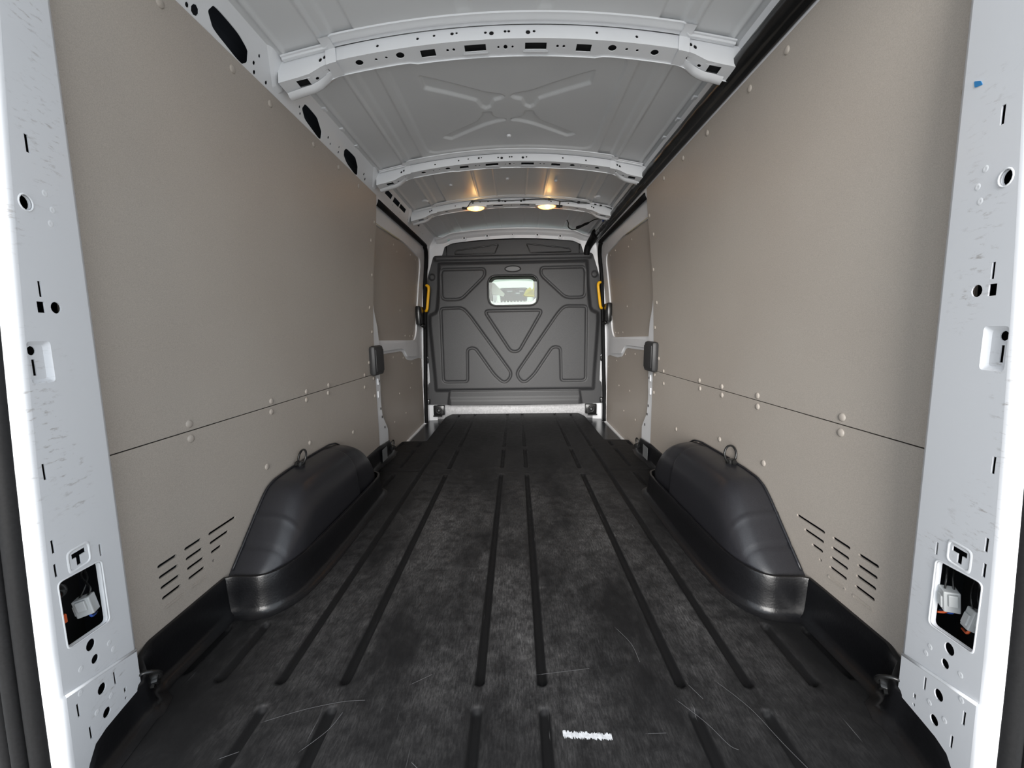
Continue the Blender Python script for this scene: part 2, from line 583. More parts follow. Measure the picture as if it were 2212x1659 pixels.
# ------------------------------------------------------------------ roof bows
def rail_pt(s, y, v, d=0):
    # from the top of the lining (v=0) up to the roof edge (v=1)
    return (s*(.80-.045*v+d), y, 1.695+.085*v)
def roof_bow(y0, label, detail=True):
    t = thing('roof_bow', label, 'roof bow', 'pressed steel roof bows', loc=(0, y0, 1.80))
    def at(x, y, z): return (x, y-y0, z-1.80)
    xs = lin(-.768, .768, 61)
    def dep(x):   # the bow gets a little deeper at its feet
        return .052+.022*float(smooth01((abs(x)-.58)/.10))
    def mid(x):   # wider centre pad
        return .010*float(smooth01((.34-abs(x))/.03))
    # flange against the roof, with a raised bead
    bm = bmesh.new()
    prof = [(-.050, -.000), (-.048, -.004), (-.036, -.004), (-.032, -.009), (-.022, -.009), (-.016, -.004), (-.004, -.006)]
    def fl(x, k):
        dy, dz = prof[k]
        e = float(smooth01((abs(x)-.57)/.02))
        dy *= 1-.45*e
        dz -= .006*e
        return at(x, y0+dy, roof_z(x)+dz)
    grid(bm, lin(-.742, .742, 91), range(len(prof)), fl)
    fp = [(.058, -.056), (.063, -.02), (.066, -.005), (.09, -.005), (.094, 0)]
    grid(bm, xs, range(len(fp)), lambda x, k: at(x, y0+fp[k][0]+mid(x), roof_z(x)+(fp[k][1] if k else -dep(x)-.004)))
    link('flange', bm, 'white', t, True, .9)
    # flank that faces the rear doors, small round holes
    bm = bmesh.new()
    H = []
    if detail:
        for x, v, r in ((-.62, .45, .006), (-.605, .52, .006), (-.425, .48, .005), (-.29, .55, .005), (-.235, .62, .0045), (-.175, .62, .006), (-.16, .64, .004),
                        (-.065, .52, .005), (-.045, .45, .008), (.0, .55, .005), (.012, .55, .005), (.075, .45, .008), (.095, .52, .005), (.30, .55, .005), (.43, .5, .005),
                        (.605, .52, .006), (.62, .45, .006)):
            H.append(circ(x, v, r, r/.05, 10))
    def fk(x, v, d): return at(x, y0-.004+.004*v+d, roof_z(x)-.006-(dep(x)-.010)*(1-v))
    top = lin(.755, -.755, 41)
    outer = rect(-.768, .768, 0, 1)
    sheet(bm, outer, H, fk, .002, lin(-.74, .74, 38))
    link('flank', bm, 'white', t)
    # underside with rectangular and round openings
    bm = bmesh.new()
    H = []
    for sg in (-1, 1):
        H.append(rounded(rect(*sorted((sg*.066, sg*.138)), .25, .66), [.004]*4, 2))
        H.append(rounded(rect(*sorted((sg*.238, sg*.288)), .28, .72), [.004]*4, 2))
        H.append(circ(sg*.357, .45, .014, .22)); H.append(circ(sg*.498, .45, .013, .2))
        H.append(circ(sg*.405, .45, .005, .09, 8)); H.append(circ(sg*.44, .45, .005, .09, 8))
        H.append(circ(sg*.175, .45, .005, .09, 8)); H.append(circ(sg*.196, .45, .005, .09, 8))
        H.append(circ(sg*.60, .45, .006, .1, 8))
        H.append(rounded(rect(*sorted((sg*.675, sg*.715)), .2, .75), [.004]*4, 2))
        H.append(circ(sg*.648, .5, .006, .11, 8))
    H.append(circ(0, .48, .007, .14, 10)); H.append(circ(-.024, .48, .004, .08, 8)); H.append(circ(.024, .48, .004, .08, 8))
    def us_(x, v, d): return at(x, y0-.003+(.061+mid(x))*v, roof_z(x)-dep(x)+.004-.004*v+d)
    sheet(bm, outer, H, us_, .002, lin(-.74, .74, 38))
    link('underside', bm, 'white', t)
    bm = bmesh.new()     # near-black strip added inside so the openings read as shaded
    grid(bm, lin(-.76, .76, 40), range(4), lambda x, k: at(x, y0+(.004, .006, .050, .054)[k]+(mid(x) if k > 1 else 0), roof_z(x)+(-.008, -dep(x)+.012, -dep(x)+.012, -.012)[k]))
    link('bow_shade', bm, 'dark', t, True, .6)
    for sg in (-1, 1):       # small folded lips below the middle openings
        bm = bmesh.new()
        x0, x1 = sorted((sg*.060, sg*.144))
        grid(bm, lin(x0, x1, 5), range(3), lambda x, k: at(x, y0+(.045, .052, .056)[k], roof_z(x)-dep(x)+(-.001, -.004, -.001)[k]))
        link('lip', bm, 'white', t, True)
        # bulged far edge of the bow end and the pad on the rail beside it
        bm = bmesh.new()
        xs_ = lin(.60, .765 if sg < 0 else .738, 8)
        ps = ((.030, -.002), (.040, -.010), (.056, -.013), (.068, -.006), (.070, .012))
        grid(bm, xs_, range(5), lambda x, k: at(sg*x, y0+ps[k][0]+.012*(x-.6)/.165, roof_z(x)-dep(x)+ps[k][1]*float(smooth01((x-.60)/.05))))
        link('foot', bm, 'white', t, True)
        bm = bmesh.new()
        if sg < 0:
            o_ = rounded([(y0-.075, 1.0), (y0+.075, 1.0), (y0+.062, .20), (y0+.045, .02), (y0+.010, .05)], .03, 4)
            i_ = rounded([(y0-.060, .98), (y0+.062, .98), (y0+.052, .24), (y0+.042, .10), (y0+.014, .12)], .03, 4)
            A = [bm.verts.new(Vector(rail_pt(-1, y, v))-Vector((0, y0, 1.80))) for y, v in o_]
            B = [bm.verts.new(Vector(rail_pt(-1, y, v, -.008))-Vector((0, y0, 1.80))) for y, v in i_]
            for k in range(len(A)): bm.faces.new((A[k], A[(k+1) % len(A)], B[(k+1) % len(A)], B[k]))
            bm.faces.new(B)
            link('rail_pad', bm, 'white', t, True, .9)
        else: bm.free()
        # splice plate over the bow end
        bm = bmesh.new()
        x0, x1 = sorted((sg*.565, sg*.60))
        grid(bm, lin(x0, x1, 4), range(4), lambda x, k: at(x, y0+(-.058, -.008, -.0065, .057)[k], roof_z(x)+(-.012, -.012, -dep(x)-.001, -dep(x)-.003)[k]))
        link('splice', bm, 'white', t, True, .5)
    return t
roof_bow(1.41, 'white perforated roof bow nearest the rear doors')
roof_bow(2.33, 'white perforated roof bow in the middle, ahead of the cross-shaped swage')
bow3 = roof_bow(3.065, 'white roof bow carrying the two lit amber lamps')

# ------------------------------------------------------------------ side rails under the roof
H = [
    rounded([(1.131, .30), (1.142, .56), (1.235, .52), (1.285, .36), (1.297, .05), (1.280, -.12), (1.255, -.11), (1.160, .03)], .05, 4),
    rounded([(1.586, .30), (1.594, .55), (1.685, .53), (1.745, .22), (1.758, -.05), (1.742, -.11), (1.622, .06)], .045, 4),
    rounded([(1.946, .36), (1.957, .54), (2.060, .57), (2.115, .30), (2.142, -.04), (2.120, -.14), (2.008, -.01), (1.960, .16)], .045, 4),
    rounded(rect(2.52, 2.64, .36, .68), .01, 2), rounded(rect(2.675, 2.80, .36, .70), .01, 2),
    rounded(rect(2.81, 2.945, .40, .70), .01, 2), rounded(rect(3.19, 3.352, .49, .73), .01, 2),
]
for y, v, r in ((1.078, .0, .006), (1.10, .05, .012), (1.319, .20, .006), (1.332, -.02, .006), (1.389, .01, .006), (1.329, .50, .005), (1.572, .28, .005),
                (1.588, .10, .005), (1.80, .25, .006), (1.83, .10, .005), (1.90, .30, .005), (1.91, .10, .006), (2.20, .25, .007), (2.23, .08, .008), (2.46, .28, .006),
                (2.70, .18, .005), (2.86, .2, .005), (3.05, .22, .005), (3.12, .3, .004), (3.45, .3, .006), (3.52, .32, .006), (.9, .4, .01)):
    H.append(circ(y, v, r, r/.09, 8))
rl = thing('roof_rail', 'white perforated side rail with dark oval openings above the left lining', 'rail', loc=(-.8, 1, 1.70))
def relmap(s, o): 
    return lambda y, v, d=0: Vector(rail_pt(s, y, v, d))-Vector(o)
bm = bmesh.new()
sheet(bm, [(.60, -.42), (3.95, -.42), (3.95, 1.02), (.60, 1.02)], H, relmap(-1, (-.8, 1, 1.70)), .0025)
link('web', bm, 'white', rl)
bm = bmesh.new()   # flutes where the roof skin meets the rail
prof = [(.757, 1.779), (.748, 1.784), (.745, 1.790), (.738, 1.786), (.733, 1.792), (.724, 1.785), (.716, 1.787)]
grid(bm, [.6, 3.93], range(len(prof)), lambda y, k: (-prof[k][0]+.8, y-1, prof[k][1]-1.70))
link('gutter', bm, 'roof', rl, True)
for y in (1.70, 1.86, 2.02, 1.15):
    bm = bmesh.new(); box(bm, -.762+.8, -.742+.8, y-1-.012, y-1+.012, 1.772-1.7, 1.784-1.7, .003)
    link('tab', bm, 'white', rl)
rr_ = thing('roof_rail', 'white side rail mostly hidden by the black cable trunking on the right', 'rail', loc=(.8, 1, 1.70))
bm = bmesh.new()
sheet(bm, [(.60, -.55), (3.95, -.55), (3.95, 1.02), (.60, 1.02)], [], relmap(1, (.8, 1, 1.70)), .0025)
link('web', bm, 'white', rr_)
bm = bmesh.new()
grid(bm, [.6, 3.93], range(len(prof)), lambda y, k: (prof[k][0]-.8, y-1, prof[k][1]-1.70))
link('gutter', bm, 'roof', rr_, True)
for y in (1.70, 1.86, 2.02):
    bm = bmesh.new(); box(bm, .742-.8, .762-.8, y-1-.012, y-1+.012, 1.772-1.7, 1.784-1.7, .003)
    link('tab', bm, 'white', rr_)

# black cable trunking along the right rail
bm = bmesh.new()
ys = lin(.56, 3.78, 130)
sec = []
random.seed(3)
bumps = [(1.46, .10, .010), (2.38, .10, .016), (3.10, .10, .014), (2.75, .06, .006)]
for y in ys:
    k = sum(a*math.exp(-((y-c)/w)**2) for c, w, a in bumps)
    w = .0022*math.sin(y*23)+.0015*math.sin(y*57+1)
    p = [(.806, 1.692), (.800, 1.686), (.790, 1.686), (.785, 1.696), (.776, 1.696-k*.3), (.762-k*.6, 1.702-k*.5+w), (.751-k*.4, 1.716+w), (.746, 1.732+w), (.752, 1.742), (.785, 1.742)]
    sec.append(p)
V = [[bm.verts.new((x, y, z)) for x, z in p] for p, y in zip(sec, ys)]
for i in range(len(ys)-1):
    for k in range(len(V[0])-1):
        bm.faces.new((V[i][k], V[i+1][k], V[i+1][k+1], V[i][k+1]))
duct = thing('cable_trunking', 'shiny black plastic cable trunking running along the top of the right wall', 'cable trunking', loc=(.78, 1, 1.70))
o = link('cover', bm, 'duct', duct, True); o.location = (-.78, -1, -1.70)
bm = bmesh.new()
pth = spline([(.772, 3.70, 1.735), (.765, 3.80, 1.715), (.745, 3.87, 1.68), (.725, 3.89, 1.63), (.72, 3.895, 1.58)], 6)
tube(bm, pth, [.045-.018*i/len(pth) for i in range(len(pth))], 12)
o = link('gaiter', bm, 'rubber', duct, True); o.location = (-.78, -1, -1.70)

# ------------------------------------------------------------------ lining panels with button rivets
rv = bmesh.new()
bmesh.ops.create_uvsphere(rv, u_segments=12, v_segments=8, radius=1)
for v in list(rv.verts):
    if v.co.z < -.05: rv.verts.remove(v)
for v in rv.verts: v.co.z = max(0, v.co.z)*.42
RIV = bpy.data.meshes.new('screw_cap'); rv.to_mesh(RIV); rv.free()
RIV.materials.append(M['panel'])
for p in RIV.polygons: p.use_smooth = True
def rivet(parent, s, y, z, off=0, r=.0115, x=None, slope=None):
    o = bpy.data.objects.new('screw_cap', RIV)
    COL.objects.link(o)
    dxdz = -.148*max(0, z-.6) if slope is None else slope
    nrm = Vector((-s, 0, dxdz)).normalized()
    X = s*((wx(z) if x is None else x)-off)
    o.rotation_euler = nrm.to_track_quat('Z', 'Y').to_euler()
    o.scale = (r, r, r)
    o.parent = parent
    o.location = Vector((X, y, z))-parent.location

TOPS = [(.789, 1.286), (1.005, 1.645), (1.24, 1.646), (1.417, 1.646), (1.703, 1.645), (1.931, 1.644), (2.166, 1.643), (2.423, 1.528), (2.386, 1.413), (2.425, 1.217),
        (2.392, 1.017), (2.427, .868), (2.356, .681), (2.275, .613), (1.024, .620), (1.386, .617), (1.628, .615), (1.828, .615)]
LOWS = [(2.265, .54), (2.417, .575), (2.422, .461), (1.023, .578), (1.381, .578), (1.623, .579), (1.818, .578), (1.325, .386), (1.62, .388), (1.812, .317), (2.063, .317)]
VENT = []
for z in (.284, .255, .226, .197): VENT.append((.877, .933, z)); VENT.append((.957, 1.014, z))
VENT += [(1.04, 1.15, .282), (1.04, 1.115, .253), (1.04, 1.082, .224), (1.041, 1.05, .196)]
BLIND = [(.877, .934, .168), (.957, 1.014, .168)]
for s, side, ztop in ((-1, 'left', 1.681), (1, 'right', 1.680)):
    up = thing('lining_panel', 'tall upper beige lining board on the %s wall above the joint line' % side, 'wall panel', 'beige lining boards', loc=(s*.88, 1.6, .6))
    bm = bmesh.new()
    zs = lin(.6015, ztop, 30)
    def front(z): return 2.452 if z < 1.5 else 2.452-.04*float(smooth01((z-1.5)/.25))
    ol = up.location
    for off in (0, 1):
        pass
    A = [[bm.verts.new(Vector((s*wx(z), y if i < 9 else front(z), z))-ol) for z in zs] for i, y in enumerate(lin(.756, 2.45, 10))]
    B = [[bm.verts.new(Vector((s*(wx(z)+.005), y if i < 9 else front(z), z))-ol) for z in zs] for i, y in enumerate(lin(.756, 2.45, 10))]
    for G in (A, B):
        for i in range(9):
            for j in range(29): bm.faces.new((G[i][j], G[i+1][j], G[i+1][j+1], G[i][j+1]))
    for i in range(9):
        bm.faces.new((A[i][0], A[i+1][0], B[i+1][0], B[i][0])); bm.faces.new((A[i][29], A[i+1][29], B[i+1][29], B[i][29]))
    for j in range(29):
        bm.faces.new((A[0][j], A[0][j+1], B[0][j+1], B[0][j])); bm.faces.new((A[9][j], A[9][j+1], B[9][j+1], B[9][j]))
    link('board', bm, 'panel', up, True, .6)
    for y, z in TOPS: rivet(up, s, y, z)
    lo = thing('lining_panel', 'lower beige lining board with vent slots beside the %s wheel arch' % side, 'wall panel', 'beige lining boards', loc=(s*.88, 1.6, .3))
    bm = bmesh.new()
    ol2 = Vector(lo.location)
    outer = [(.756, .085), (2.45, .085), (2.452, .5985), (.756, .5985)]
    H = [slot(a+.004, z, b-.004, z, .0085) for a, b, z in VENT]
    sheet(bm, outer, H, lambda y, z, d: Vector((s*(.89+d), y, z))-ol2, .005)
    link('board', bm, 'panel', lo)
    for a, b, z in BLIND:
        bm = bmesh.new()
        sheet(bm, slot(a+.004, z, b-.004, z, .010), [slot(a+.006, z, b-.006, z, .006)], lambda y, z_, d: Vector((s*(.8895-.0012+d), y, z_))-ol2, .0012)
        link('blind_slot', bm, 'panel', lo)
    for y, z in LOWS: rivet(lo, s, y, z)

# ------------------------------------------------------------------ side door frames, sliding doors, seals
APER = [(2.636, -.05), (2.636, .19), (2.60, .235), (2.545, .30), (2.53, .40), (2.545, .60), (2.556, .80), (2.53, .90), (2.475, 1.0), (2.440, 1.10), (2.432, 1.62), (2.46, 1.655),
        (3.60, 1.662), (3.70, 1.650), (3.775, 1.60), (3.812, 1.50), (3.83, 1.30), (3.82, .3), (3.79, -.05)]
def surf(s, off=0):
    return lambda y, z, d: Vector((s*(wx(z)+off+d), y, z))
for s, side in ((-1, 'left'), (1, 'right')):
    fr = thing('side_door_frame', 'white steel frame around the %s sliding door opening' % side, 'door frame', 'side door frames')
    bm = bmesh.new()
    # dense outline so that the plate follows the curved side
    def dens(pts, step=.05):
        out = []
        for i in range(len(pts)):
            a = Vector(pts[i]); b = Vector(pts[(i+1) % len(pts)])
            n = max(1, int((b-a).length/step))
            out += [tuple(a.lerp(b, k/n)) for k in range(n)]
        return out
    sheet(bm, dens([(2.40, -.055), (3.95, -.055), (3.95, 1.69), (2.40, 1.69)]), [dens(APER)], surf(s, .003), .003, (), lin(.6, 1.65, 22))
    link('plate', bm, 'white', fr)
    bm = bmesh.new()    # jamb running outwards to the door
    ap = dens(APER, .06)
    n = len(ap)
    A = [bm.verts.new((s*(wx(z)+.004), y, z)) for y, z in ap]; B = [bm.verts.new((s*(wx(z)+.05), y, z)) for y, z in ap]
    for k in range(n): bm.faces.new((A[k], A[(k+1) % n], B[(k+1) % n], B[k]))
    link('jamb', bm, 'white', fr, True)
    bm = bmesh.new()    # little keyhole pads on the post
    for z, y in ((.545, 2.50), (.46, 2.49)):
        box(bm, *sorted((s*(wx(z)+.002), s*(wx(z)-.004))), y-.014, y+.014, z-.022, z+.022, .003)
    link('pad', bm, 'white', fr)
    bm = bmesh.new()
    for z, y in ((.545, 2.505), (.36, 2.505), (.30, 2.52), (.22, 2.56)):
        sheet(bm, circ(y, z, .006, .009, 10), [], lambda y_, z_, d: Vector((s*(wx(z_)-.0045+d), y_, z_)), .002)
    link('hole', bm, 'dark', fr)
    # rubber seal around the opening
    sl = thing('door_seal', 'black rubber seal around the %s sliding door opening' % side, 'seal', 'side door seals')
    bm = bmesh.new()
    pth = [p for p in APER if not (p[0] < 2.62 and p[1] < .85)]
    start = APER.index((2.53, .90))
    path = spline([(s*(wx(z)+.006), y, z) for y, z in APER[APER.index((2.46, 1.655)):]], 5)
    tube(bm, path, .019, 8)
    link('bulb', bm, 'rubber', sl, True)
    bm = bmesh.new()
    p2 = spline([(s*(wx(z)+.018), y+.012, z) for y, z in APER[1:start+1]], 5)
    tube(bm, p2, .008, 6)
    link('post_bulb', bm, 'rubber', sl, True)

    # the closed sliding door
    dn = thing('door_%d' % (1 if s < 0 else 2), 'closed %s sliding door with two beige lining boards in a white frame' % side, 'door', kind='structure')
    UP = rounded([(2.44, .815), (3.56, .79), (3.625, .87), (3.66, 1.20), (3.675, 1.47), (3.63, 1.535), (3.10, 1.565), (2.44, 1.535)], [.01, .06, .04, .1, .06, .05, .1, .01], 5)
    LOW = rounded([(2.50, .715), (3.10, .712), (3.16, .70), (3.27, .632), (3.40, .615), (3.68, .62), (3.80, .60), (3.80, -.045), (2.50, -.06)], .02, 4)
    bm = bmesh.new()
    def dskin(y, z, d): return Vector((s*(wx(z)+.024+d), y, z))
    sheet(bm, dens([(2.40, -.055), (3.88, -.055), (3.88, 1.685), (2.40, 1.685)]), [dens(UP), dens(LOW)], dskin, .02, (), lin(.6, 1.65, 22))
    link('frame', bm, 'white', dn)
    for nm, poly, lab in (('upper_board', UP, 'beige board filling the upper door'), ('lower_board', LOW, 'beige board filling the lower door')):
        bm = bmesh.new()
        y0 = min(p[0] for p in poly)-.005; y1 = max(p[0] for p in poly)+.005
        z0 = min(p[1] for p in poly)-.005; z1 = max(p[1] for p in poly)+.005
        off = .036 if nm == 'upper_board' else .028
        grid(bm, lin(y0, y1, 8), lin(z0, z1, 16), lambda y, z: (s*(wx(z)+off), y, z))
        ob = link(nm, bm, 'panel', dn, True)
        ob['label'] = lab
        rivs = ((3.14, 1.04), (3.28, .835), (3.43, .83), (3.52, .83), (2.91, 1.50), (3.36, 1.515), (3.53, 1.505), (3.0, 1.47)) if nm == 'upper_board' else \
            ((2.92, .675), (3.18, .655), (3.44, .585), (3.35, .375), (3.03, .377), (3.78, .27), (3.18, .185), (2.87, .18), (3.76, .5))
        for y, z in rivs: rivet(dn, s, y, z, -off, .009)
    bm = bmesh.new()    # pressed ledge between the boards
    sheet(bm, rounded([(2.50, .735), (3.10, .735), (3.17, .72), (3.27, .655), (3.60, .64), (3.60, .775), (2.50, .795)], .03, 4), [], lambda y, z, d: Vector((s*(wx(z)+.014+d), y, z)), .012)
    link('ledge', bm, 'white', dn)
    bm = bmesh.new()    # yellowish sealer line along the upper board
    tube(bm, [(s*(wx(1.535+.03*(y-2.44))+.026), y, 1.542+.03*(y-2.44)) for y in lin(2.45, 3.0, 8)], .005, 6)
    link('sealer_bead', bm, 'tape', dn, True)
    bm = bmesh.new()    # stamped slots in the upper frame
    for y, z in ((3.05, 1.61), (3.55, 1.60), (3.73, 1.50)):
        sheet(bm, slot(y, z-.012, y, z+.012, .008), [], lambda y_, z_, d: Vector((s*(wx(z_)+.0235+d), y_, z_)), .001)
    link('stamped_slot', bm, 'roof', dn)

    # black latch cover on the front edge of the door
    lt = thing('latch_cover', 'glossy black latch cover on the front edge of the %s sliding door' % side, 'latch', 'door latch covers')
    bm = bmesh.new()
    yb = 3.66
    box(bm, *sorted((s*(wx(1.0)+.03), s*(wx(1.0)-.012))), yb-.06, yb+.10, .93, 1.105, .012)
    link('housing', bm, 'black', lt, True, .6)
    bm = bmesh.new()
    box(bm, *sorted((s*(wx(1.0)-.010), s*(wx(1.0)-.016))), yb-.05, yb+.05, .965, 1.055, .004)
    link('plate', bm, 'black', lt, True, .6)
    bm = bmesh.new()
    tube(bm, [(s*(wx(.93)-.012), yb+.01, .93), (s*(wx(.93)-.02), yb+.06, .915), (s*(wx(.93)-.012), yb+.11, .93)], .016, 8)
    link('hook', bm, 'black', lt, True)

    # moulded cover on the post
    bp = thing('post_cover', 'dark grey rounded plastic cover on the post behind the %s sliding door' % side, 'cover', 'post covers', loc=(s*.87, 2.44, .69))
    bm = bmesh.new()
    box(bm, -.022, .022, -.085, .075, -.095, .093, .018)
    for v in bm.verts: v.co.x += -s*.0 ; v.co.z += .10*v.co.y*(.2 if v.co.z > 0 else -.1)
    link('shell', bm, 'grey', bp, True, .7)
    bm = bmesh.new()
    box(bm, *sorted((-s*.020, -s*.026)), -.075, .06, -.07, .07, .003)
    link('face', bm, 'grey', bp, True, .7)

    # yellow grab handle by the bulkhead
    gh = thing('grab_handle', 'bright yellow plastic grab handle beside the %s edge of the bulkhead' % side, 'handle', 'yellow grab handles', loc=(s*.822, 3.83, 1.19))
    bm = bmesh.new()
    hp = spline([(s*.030, .02, .118), (s*.018, -.012, .122), (-s*.004, -.025, .10), (s*.006, -.028, 0), (s*.020, -.025, -.10), (s*.036, -.012, -.122), (s*.046, .02, -.118)], 6)
    tube(bm, hp, .0135, 10)
    link('bar', bm, 'yellow', gh, True)
    for z, x in ((.118, .028), (-.118, .044)):
        bm = bmesh.new()
        bmesh.ops.create_cone(bm, cap_ends=True, segments=16, radius1=.020, radius2=.016, depth=.014, matrix=Matrix.Translation((s*x, .012, z)) @ Matrix.Rotation(math.pi/2, 4, 'X'))
        link('boss', bm, 'yellow', gh, True, .6)

# ------------------------------------------------------------------ rear door pillars
def pil(s, u, z, d=0):
    """u runs from the front edge of the pillar towards the rear doors, d > 0 into the load space"""
    x = -.845+.03*z+.1758*u+.9844*d
    y = .75-.9844*u+.1758*d
    return Vector((-s*x if s > 0 else x, y, z))
def pillar(s, side):
    t = thing('rear_pillar', 'scuffed white steel pillar with punched holes at the %s of the rear opening' % side, 'pillar', 'rear door pillars')
    SEAM = lambda u: .170+.29*(u-.01)
    UMAX = .158
    def um(z): return .160-.020*z-.025*z*z
    upH = [rect(.070, .0765, 1.174, 1.203), circ(.090, 1.089, .010, .012), rect(.085, .0905, .934, .961), rect(.084, .097, .907, .926), circ(.0645, .917, .0095, .0105),
           rounded(rect(.084, .124, .785, .858), .007, 3),
           rect(.1245, .130, .617, .646), rect(.1300, .1355, .482, .507), rect(.1315, .137, .437, .462), rect(.043, .048, .424, .449),
           rounded([(.104, .449), (.104, .463), (.074, .463), (.074, .449)], .001, 1)[0:0] or [(.1035, .451), (.0955, .451), (.0955, .434), (.0865, .434), (.0865, .451), (.0755, .451), (.0755, .461), (.1035, .461)],
           rounded([(.1335, .292), (.0475, .280), (.048, .415), (.1335, .424)], .010, 4),
           circ(.0925, .264, .010, .0115), circ(.088, .229, .008, .009)]
    def flatp(off): return lambda u, z, d: pil(s, u, z, -d+off)
    bm = bmesh.new()
    ptop = 1.80
    outer = [(.0, SEAM(0)), (um(.21), SEAM(um(.21)))]+[(um(z), z) for z in lin(.3, ptop, 12)]+[(0, z) for z in lin(ptop, .3, 12)]
    sheet(bm, outer, upH, flatp(0), .0022)
    link('upper_plate', bm, 'scuffed', t)
    # pressed-in tray with its own two holes
    bm = bmesh.new()
    o_ = rounded(rect(.084, .124, .785, .858), .007, 3); i_ = rounded(rect(.091, .118, .792, .851), .005, 3)
    A = [bm.verts.new(pil(s, u, z, 0)) for u, z in o_]; B = [bm.verts.new(pil(s, u, z, -.007)) for u, z in i_]
    for k in range(len(A)): bm.faces.new((A[k], A[(k+1) % len(A)], B[(k+1) % len(A)], B[k]))
    sheet(bm, i_, [circ(.1105, .842, .007, .008), rect(.107, .1125, .799, .827)], flatp(-.007), .0015)
    link('tray', bm, 'scuffed', t, True, .5)
    # folded rim around the big opening and the T slot
    def rim(loop, w, dpt, name):
        bm = bmesh.new()
        cu = sum(p[0] for p in loop)/len(loop); cz = sum(p[1] for p in loop)/len(loop)
        ou = max(abs(p[0]-cu) for p in loop); oz = max(abs(p[1]-cz) for p in loop)
        g = [[bm.verts.new(pil(s, u+(u-cu)/ou*w*k1, z+(z-cz)/oz*w*k1, d)) for u, z in loop] for k1, d in ((0, -dpt), (0, .0005), (.5, .0016), (1, .0002))]
        for r in range(3):
            for k in range(len(loop)): bm.faces.new((g[r][k], g[r][(k+1) % len(loop)], g[r+1][(k+1) % len(loop)], g[r+1][k]))
        link(name, bm, 'white', t, True)
    rim(rounded([(.1335, .292), (.0475, .280), (.048, .415), (.1335, .424)], .010, 4), .003, .010, 'opening_rim')
    rim(rounded(rect(.0705, .1085, .430, .466), .008, 3), .005, 0, 'slot_rim')
    rim(circ(.090, 1.089, .010, .012), .003, .006, 'hole_rim')
    # lower plate laps over the upper one
    bm = bmesh.new()
    lowH = [circ(.088, .161, .0095, .011), rect(.0555, .0605, .141, .170), rect(.036, .042, .102, .113), circ(.0395, .088, .003, .004, 8),
            rect(.1355, .1405, .152, .180), rect(.1195, .1245, .085, .112), circ(.085, .103, .009, .010)]
    lo_outer = [(-.001, -.04), (um(-.04), -.04), (um(.1), .1), (um(.21), SEAM(um(.21))), (-.001, SEAM(0))]
    sheet(bm, lo_outer, lowH, flatp(.004), .0022)
    link('lower_plate', bm, 'scuffed', t)
    bm = bmesh.new()
    tube(bm, [pil(s, u, SEAM(u), .002) for u in (-.001, .05, .1, um(.21))], .0032, 8)
    link('seam', bm, 'white', t, True)
    # shallow spot dimples
    for u, z in ((.045, 1.09), (.052, 1.065), (.118, .235), (.130, .195), (.055, .235), (.048, .215), (.072, .128), (.105, .125), (.055, 1.115)):
        bm = bmesh.new()
        g = [[bm.verts.new(pil(s, u+r*math.cos(a*math.pi/5), z+r*1.1*math.sin(a*math.pi/5), d+.0042*(z < .17+.29*(u-.01)))) for a in range(10)] for r, d in ((.0055, .0001), (.0035, .0007), (.0015, .0003))]
        for r in range(2):
            for k in range(10): bm.faces.new((g[r][k], g[r][(k+1) % 10], g[r+1][(k+1) % 10], g[r+1][k]))
        bm.faces.new(g[2])
        link('dimple', bm, 'white', t, True)
    # rounded rear corner and return
    bm = bmesh.new()
    zs = [-.04, .1, .2125, .2155]+lin(.3, ptop, 14)
    R = .016
    arc = [(R*math.sin(a), -R+R*math.cos(a)) for a in lin(0, math.pi/2, 8)]
    arc += [(arc[-1][0]-.002, arc[-1][1]-.05)]
    grid(bm, range(len(arc)), zs, lambda k, z: pil(s, um(z)+arc[k][0], z, arc[k][1]+(.004 if z < .214 else 0)))
    link('corner', bm, 'scuffed', t, True)
    # rounded front edge back to the lining
    bm = bmesh.new()
    arc2 = [(0, 0), (-.006, -.0015), (-.010, -.007), (-.011, -.02), (-.011, -.05)]
    grid(bm, range(len(arc2)), zs, lambda k, z: pil(s, arc2[k][0], z, arc2[k][1]))
    link('front_edge', bm, 'scuffed', t, True)
    # black sheet behind the holes, its colour standing in for cavity shade
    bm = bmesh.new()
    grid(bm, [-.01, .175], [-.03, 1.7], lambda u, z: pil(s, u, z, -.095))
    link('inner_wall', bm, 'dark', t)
    # --- rubber seal and dark outer frame
    sl = thing('rear_door_seal', 'black rubber weather strip along the %s rear pillar' % side, 'seal', 'rear door seals')
    for nm, u, d, r in (('bulb', .010, -.034, .017), ('lip', .014, -.062, .013), ('carrier', .008, -.088, .012)):
        bm = bmesh.new()
        tube(bm, [pil(s, .160-.020*z-.025*z*z+u, z, d) for z in lin(-.06, 1.80, 16)], r, 12)
        link(nm, bm, 'rubber', sl, True)
    rf = thing('rear_door_surround', 'dark outer door surround behind the %s weather strip' % side, 'door surround', 'rear door surrounds')
    bm = bmesh.new()
    zz = lin(.165, 1.80, 10)
    pr_ = [(.008, -.085), (.004, -.115), (.0, -.120), (-.002, -.20), (-.03, -.24)]
    grid(bm, range(5), zz, lambda k, z: pil(s, .160-.020*z-.025*z*z+pr_[k][0], z, pr_[k][1]))
    link('flange', bm, 'rubber', rf, True, .5)
    bm = bmesh.new()
    tube(bm, [pil(s, .160-.020*z-.025*z*z, z, -.142) for z in zz], .006, 8)
    link('trim_strip', bm, 'grey', rf, True)
    bm = bmesh.new()
    c = pil(s, .165, .235, -.112)
    bmesh.ops.create_cone(bm, cap_ends=True, segments=16, radius1=.014, radius2=.011, depth=.012, matrix=Matrix.Translation(c) @ Matrix.Rotation(math.pi/2, 4, 'X'))
    link('buffer', bm, 'black', rf, True, .6)
    bm = bmesh.new()
